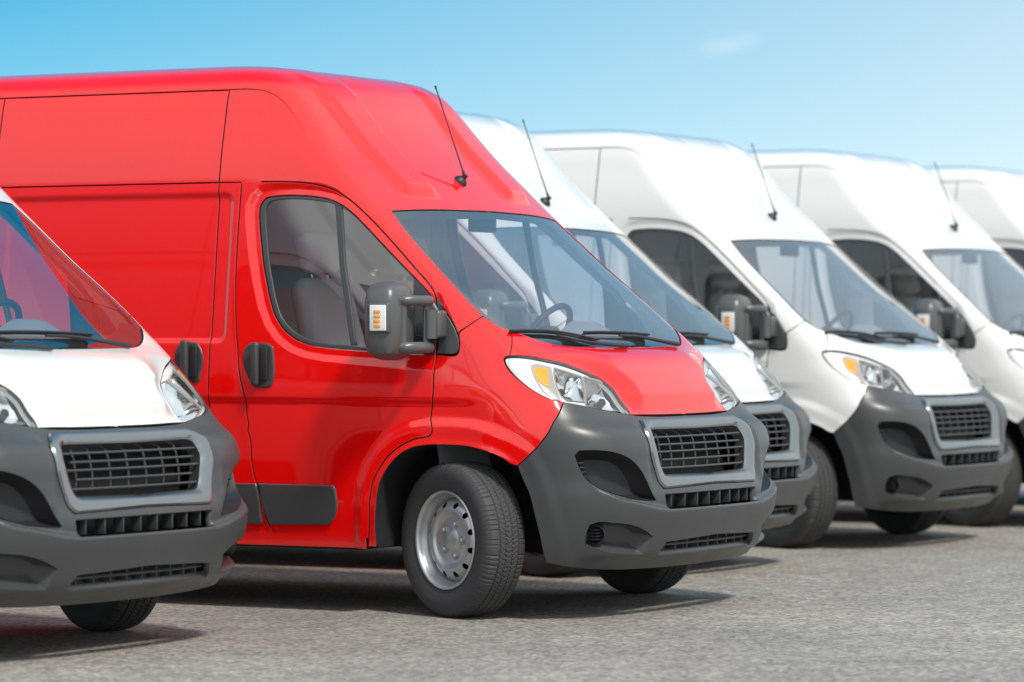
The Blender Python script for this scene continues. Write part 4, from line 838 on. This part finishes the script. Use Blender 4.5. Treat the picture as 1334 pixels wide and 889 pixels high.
def build_wheels(root):
    RT = .352; W = .225
    # tyre: profile (radius, offset), outside is negative offset
    prof = []
    sid = [(.214, .085), (.222, .094), (.245, .103), (.275, .110), (.300, .111), (.320, .107), (.333, .100), (.341, .092)]
    for r, w in sid: prof.append((r, -w))
    for w in np.linspace(-.086, .086, 59): prof.append((RT - .0055 * (w / .086) ** 2 - .004 * (abs(w) / .086) ** 8, w))
    for r, w in sid[::-1]: prof.append((r, w))
    prof = np.array(prof); m = len(prof); n = 480
    a = np.linspace(0, 2 * math.pi, n, endpoint=False)[:, None]
    r = np.repeat(prof[None, :, 0], n, 0); w = np.repeat(prof[None, :, 1], n, 0)
    ph = a * 120
    tread = (np.abs(w) < .0865)
    zig = .0022 * np.sign(np.sin(ph))
    cut = np.zeros_like(r)
    for gc in (-.052, -.018, .018, .052):
        cut = np.maximum(cut, (np.abs(w - gc - zig * (1 if abs(gc) < .03 else .4)) < .0026) * 1.0)
    lat = (((a * n / 2 / math.pi + np.abs(w) * 130).astype(int) % 5) == 0) * (np.abs(w) < .05)
    sh = (((a * n / 2 / math.pi).astype(int) % 5) == 2) * (np.abs(w) >= .055)
    r = r - tread * (.006 * np.maximum(cut, lat * .55) + .004 * sh * (cut == 0))
    shs = (np.abs(w) > .0865) & (r > .318); r = r - shs * .0035 * (((a * n / 2 / math.pi).astype(int) % 5) == 2)
    v = np.stack([r * np.sin(a), w, r * np.cos(a)], 2).reshape(-1, 3)
    f = [(k * m + i, ((k + 1) % n) * m + i, ((k + 1) % n) * m + i + 1, k * m + i + 1) for k in range(n) for i in range(m - 1)]
    tyre = mk('tyre', v, [q[::-1] for q in f], 'tyre', None); tyre.data.set_sharp_from_angle(angle=math.radians(28))
    # rim: flange and barrel, then the disc with oval vents
    mb = MB()
    mb.rev([(.214, -.082), (.222, -.092), (.224, -.098), (.220, -.103), (.214, -.102), (.209, -.094), (.207, -.085), (.203, -.070), (.196, -.060), (.190, -.045), (.187, -.02), (.185, .09)], 72)
    nv = len(mb.v)
    prof2 = np.array([(.188, -.035), (.180, -.046), (.172, -.058), (.158, -.070), (.146, -.076), (.134, -.078), (.126, -.074), (.118, -.062), (.110, -.056), (.098, -.054), (.070, -.054), (.052, -.056), (.048, -.060), (.040, -.064), (.030, -.070), (.016, -.072), (.001, -.072)])
    ss = np.concatenate([[0], np.cumsum(np.hypot(*np.diff(prof2, axis=0).T))])
    hs = float(np.interp(.160, prof2[::-1, 0], ss[::-1])); S_ = 7
    holes = []; nh = 12
    for k in range(nh):
        t0 = (k + .5) * 2 * math.pi / nh
        holes.append(np.array([((t0 + .088 * math.cos(q)) * .16, hs + .0165 * math.sin(q)) for q in np.linspace(0, 2 * math.pi, 16, endpoint=False)]))
    # disc in (angle, s) chart, radius .16 scale
    L = 2 * math.pi * .16
    outer = np.array([(x, 0.) for x in np.linspace(0, L, 97)] + [(L, y) for y in ss[1:7]] + [(x, ss[7]) for x in np.linspace(L, 0, 97)] + [(0., y) for y in ss[1:7][::-1]])
    V, F, mp = cdt([outer] + holes, .012)
    rr_ = np.interp(V[:, 1], ss, prof2[:, 0]); tt = np.interp(V[:, 1], ss, prof2[:, 1]); an = V[:, 0] / .16
    vv = np.stack([rr_ * np.sin(an), tt, rr_ * np.cos(an)], 1); mb.add(vv, [tuple(q) for q in F])
    mb.rev([(p[0], p[1]) for p in prof2[7:]], 72)
    for k in range(5):
        t = 2 * math.pi * k / 5 + .3; c = (.074 * math.sin(t), -.0545, .074 * math.cos(t))
        mb.rev([(.019, -.001), (.0185, -.0035), (.0165, -.001), (.0155, .004)], 14, 'y', c); mb.rev([(.012, .004), (.0115, -.012), (.008, -.015), (.0, -.0155)], 6, 'y', c)
    rim = mb.build('rim', 'steel', None, sharp=50)
    mb = MB(); mb.rev([(.0, -.01), (.15, -.01), (.15, .02), (.0, .02)], 40); mb.rev([(.184, .05), (0.02, .05)], 40); brake = mb.build('brake_disc', 'under', None)
    mb = MB(); mb.tube([(.05, -.066, -.165), (.055, -.086, -.170)], .004, 6); valve = mb.build('valve', 'brass', None)
    steer = math.radians(-24)
    for (x, y, rz, st) in ((.062, -.888, 0, steer), (.075, .875, math.pi, steer), (-3.45, -.86, 0, 0), (-3.45, .86, math.pi, 0)):
        e = empty('wheel', root, (x, y, RT - .002), rz + st)
        for src in (tyre, rim, brake, valve):
            c = src.copy(); link(c, e)
    for src in (tyre, rim, brake, valve): bpy.data.objects.remove(src)

M['rubber2'] = simple('window_trim', (.055, .060, .062), .45)
VANS = [
    ((0, 0), 'red', 'bright red high-roof panel van with grey bumper, standing ahead of the white row'),
    ((-.98, -3.17), 'white', 'white van cut off at the photo edge, beside the red van\'s sliding door'),
    ((-.975, 2.68), 'white', 'white van directly behind the red van, mostly hidden by its cab'),
    ((-.955, 5.65), 'white', 'white van two places behind the red one, whole front and cab door in view'),
    ((-.885, 8.50), 'white', 'white van third behind the red one, nose cut by the right photo edge'),
    ((-.885, 11.35), 'white', 'farthest white van of the row, only its roof and window top showing'),
]
HOME = Vector((.148, 17.483, 0))
def van_pos(o): return HOME + Matrix.Rotation(YAW, 3, 'Z') @ Vector((o[0], o[1], 0))
first = empty('delivery_van', None, van_pos((0, 0)), YAW)
build_van(first)
first['label'] = VANS[0][2]; first['category'] = 'van'; first['group'] = 'vans parked in a row'
def copy_tree(o, parent, paint):
    c = o.copy(); col.objects.link(c); c.parent = parent
    if c.type == 'MESH':
        for s in c.material_slots:
            if s.material and s.material.name == 'red_paint': s.link = 'OBJECT'; s.material = M[paint]
    for ch in o.children: copy_tree(ch, c, paint)
    return c
for off, paint, label in VANS[1:]:
    r = copy_tree(first, None, paint); r.location = van_pos(off); r['label'] = label

# ------------------------------------------------------------------ ground
def asphalt():
    m, nt, b = nodes_of('asphalt'); L = nt.links.new
    t = nt.nodes.new('ShaderNodeTexCoord')
    def noise(s, d=4, r=.6):
        n = nt.nodes.new('ShaderNodeTexNoise'); n.inputs['Scale'].default_value = s; n.inputs['Detail'].default_value = d; n.inputs['Roughness'].default_value = r; L(t.outputs['Object'], n.inputs['Vector']); return n
    big = noise(.35, 5); mid = noise(6, 5, .65); fine = noise(90, 3, .7)
    vo = nt.nodes.new('ShaderNodeTexVoronoi'); vo.inputs['Scale'].default_value = 55; L(t.outputs['Object'], vo.inputs['Vector'])
    r1 = nt.nodes.new('ShaderNodeValToRGB'); e = r1.color_ramp.elements; e[0].position = .30; e[0].color = (.228, .219, .207, 1); e[1].position = .72; e[1].color = (.310, .297, .279, 1); L(mid.outputs[0], r1.inputs[0])
    r2 = nt.nodes.new('ShaderNodeValToRGB'); e = r2.color_ramp.elements; e[0].position = .3; e[0].color = (.72, .72, .72, 1); e[1].position = .7; e[1].color = (1.15, 1.14, 1.12, 1); L(big.outputs[0], r2.inputs[0])
    mu = nt.nodes.new('ShaderNodeMixRGB'); mu.blend_type = 'MULTIPLY'; mu.inputs[0].default_value = 1; L(r1.outputs[0], mu.inputs[1]); L(r2.outputs[0], mu.inputs[2])
    # stones: each voronoi cell its own tone
    r3 = nt.nodes.new('ShaderNodeValToRGB'); e = r3.color_ramp.elements; e[0].position = .1; e[0].color = (.38, .38, .38, 1); e[1].position = .95; e[1].color = (1.75, 1.72, 1.66, 1); L(vo.outputs['Color'], r3.inputs[0])
    mu2 = nt.nodes.new('ShaderNodeMixRGB'); mu2.blend_type = 'MULTIPLY'; mu2.inputs[0].default_value = .75; L(mu.outputs[0], mu2.inputs[1]); L(r3.outputs[0], mu2.inputs[2])
    vo2 = nt.nodes.new('ShaderNodeTexVoronoi'); vo2.inputs['Scale'].default_value = 24; L(t.outputs['Object'], vo2.inputs['Vector'])
    r4 = nt.nodes.new('ShaderNodeValToRGB'); e = r4.color_ramp.elements; e[0].position = .0; e[0].color = (.72, .72, .72, 1); e[1].position = 1.; e[1].color = (1.3, 1.29, 1.26, 1); L(vo2.outputs['Color'], r4.inputs[0])
    mu3 = nt.nodes.new('ShaderNodeMixRGB'); mu3.blend_type = 'MULTIPLY'; mu3.inputs[0].default_value = .4; L(mu2.outputs[0], mu3.inputs[1]); L(r4.outputs[0], mu3.inputs[2])
    pn = noise(1.3, 6, .7); r5 = nt.nodes.new('ShaderNodeValToRGB'); e = r5.color_ramp.elements; e[0].position = .30; e[0].color = (.86, .85, .84, 1); e[1].position = .56; e[1].color = (1.06, 1.05, 1.03, 1); L(pn.outputs[0], r5.inputs[0])
    mu2 = nt.nodes.new('ShaderNodeMixRGB'); mu2.blend_type = 'MULTIPLY'; mu2.inputs[0].default_value = 1; L(mu3.outputs[0], mu2.inputs[1]); L(r5.outputs[0], mu2.inputs[2])
    L(mu2.outputs[0], b.inputs['Base Color']); b.inputs['Roughness'].default_value = .85
    ad = nt.nodes.new('ShaderNodeMath'); ad.operation = 'MULTIPLY_ADD'; ad.inputs[1].default_value = .6; L(vo.outputs['Distance'], ad.inputs[0]); L(fine.outputs[0], ad.inputs[2])
    bp = nt.nodes.new('ShaderNodeBump'); bp.inputs['Strength'].default_value = .55; bp.inputs['Distance'].default_value = .006; L(ad.outputs[0], bp.inputs['Height']); L(bp.outputs[0], b.inputs['Normal'])
    return m
M['asphalt'] = asphalt()
g = mk('ground', [(-1500, -200, 0), (1500, -200, 0), (1500, 3000, 0), (-1500, 3000, 0)], [(0, 1, 2, 3)], 'asphalt', None, smooth=False)
g['kind'] = 'structure'; g['label'] = 'worn grey asphalt of the parking lot'
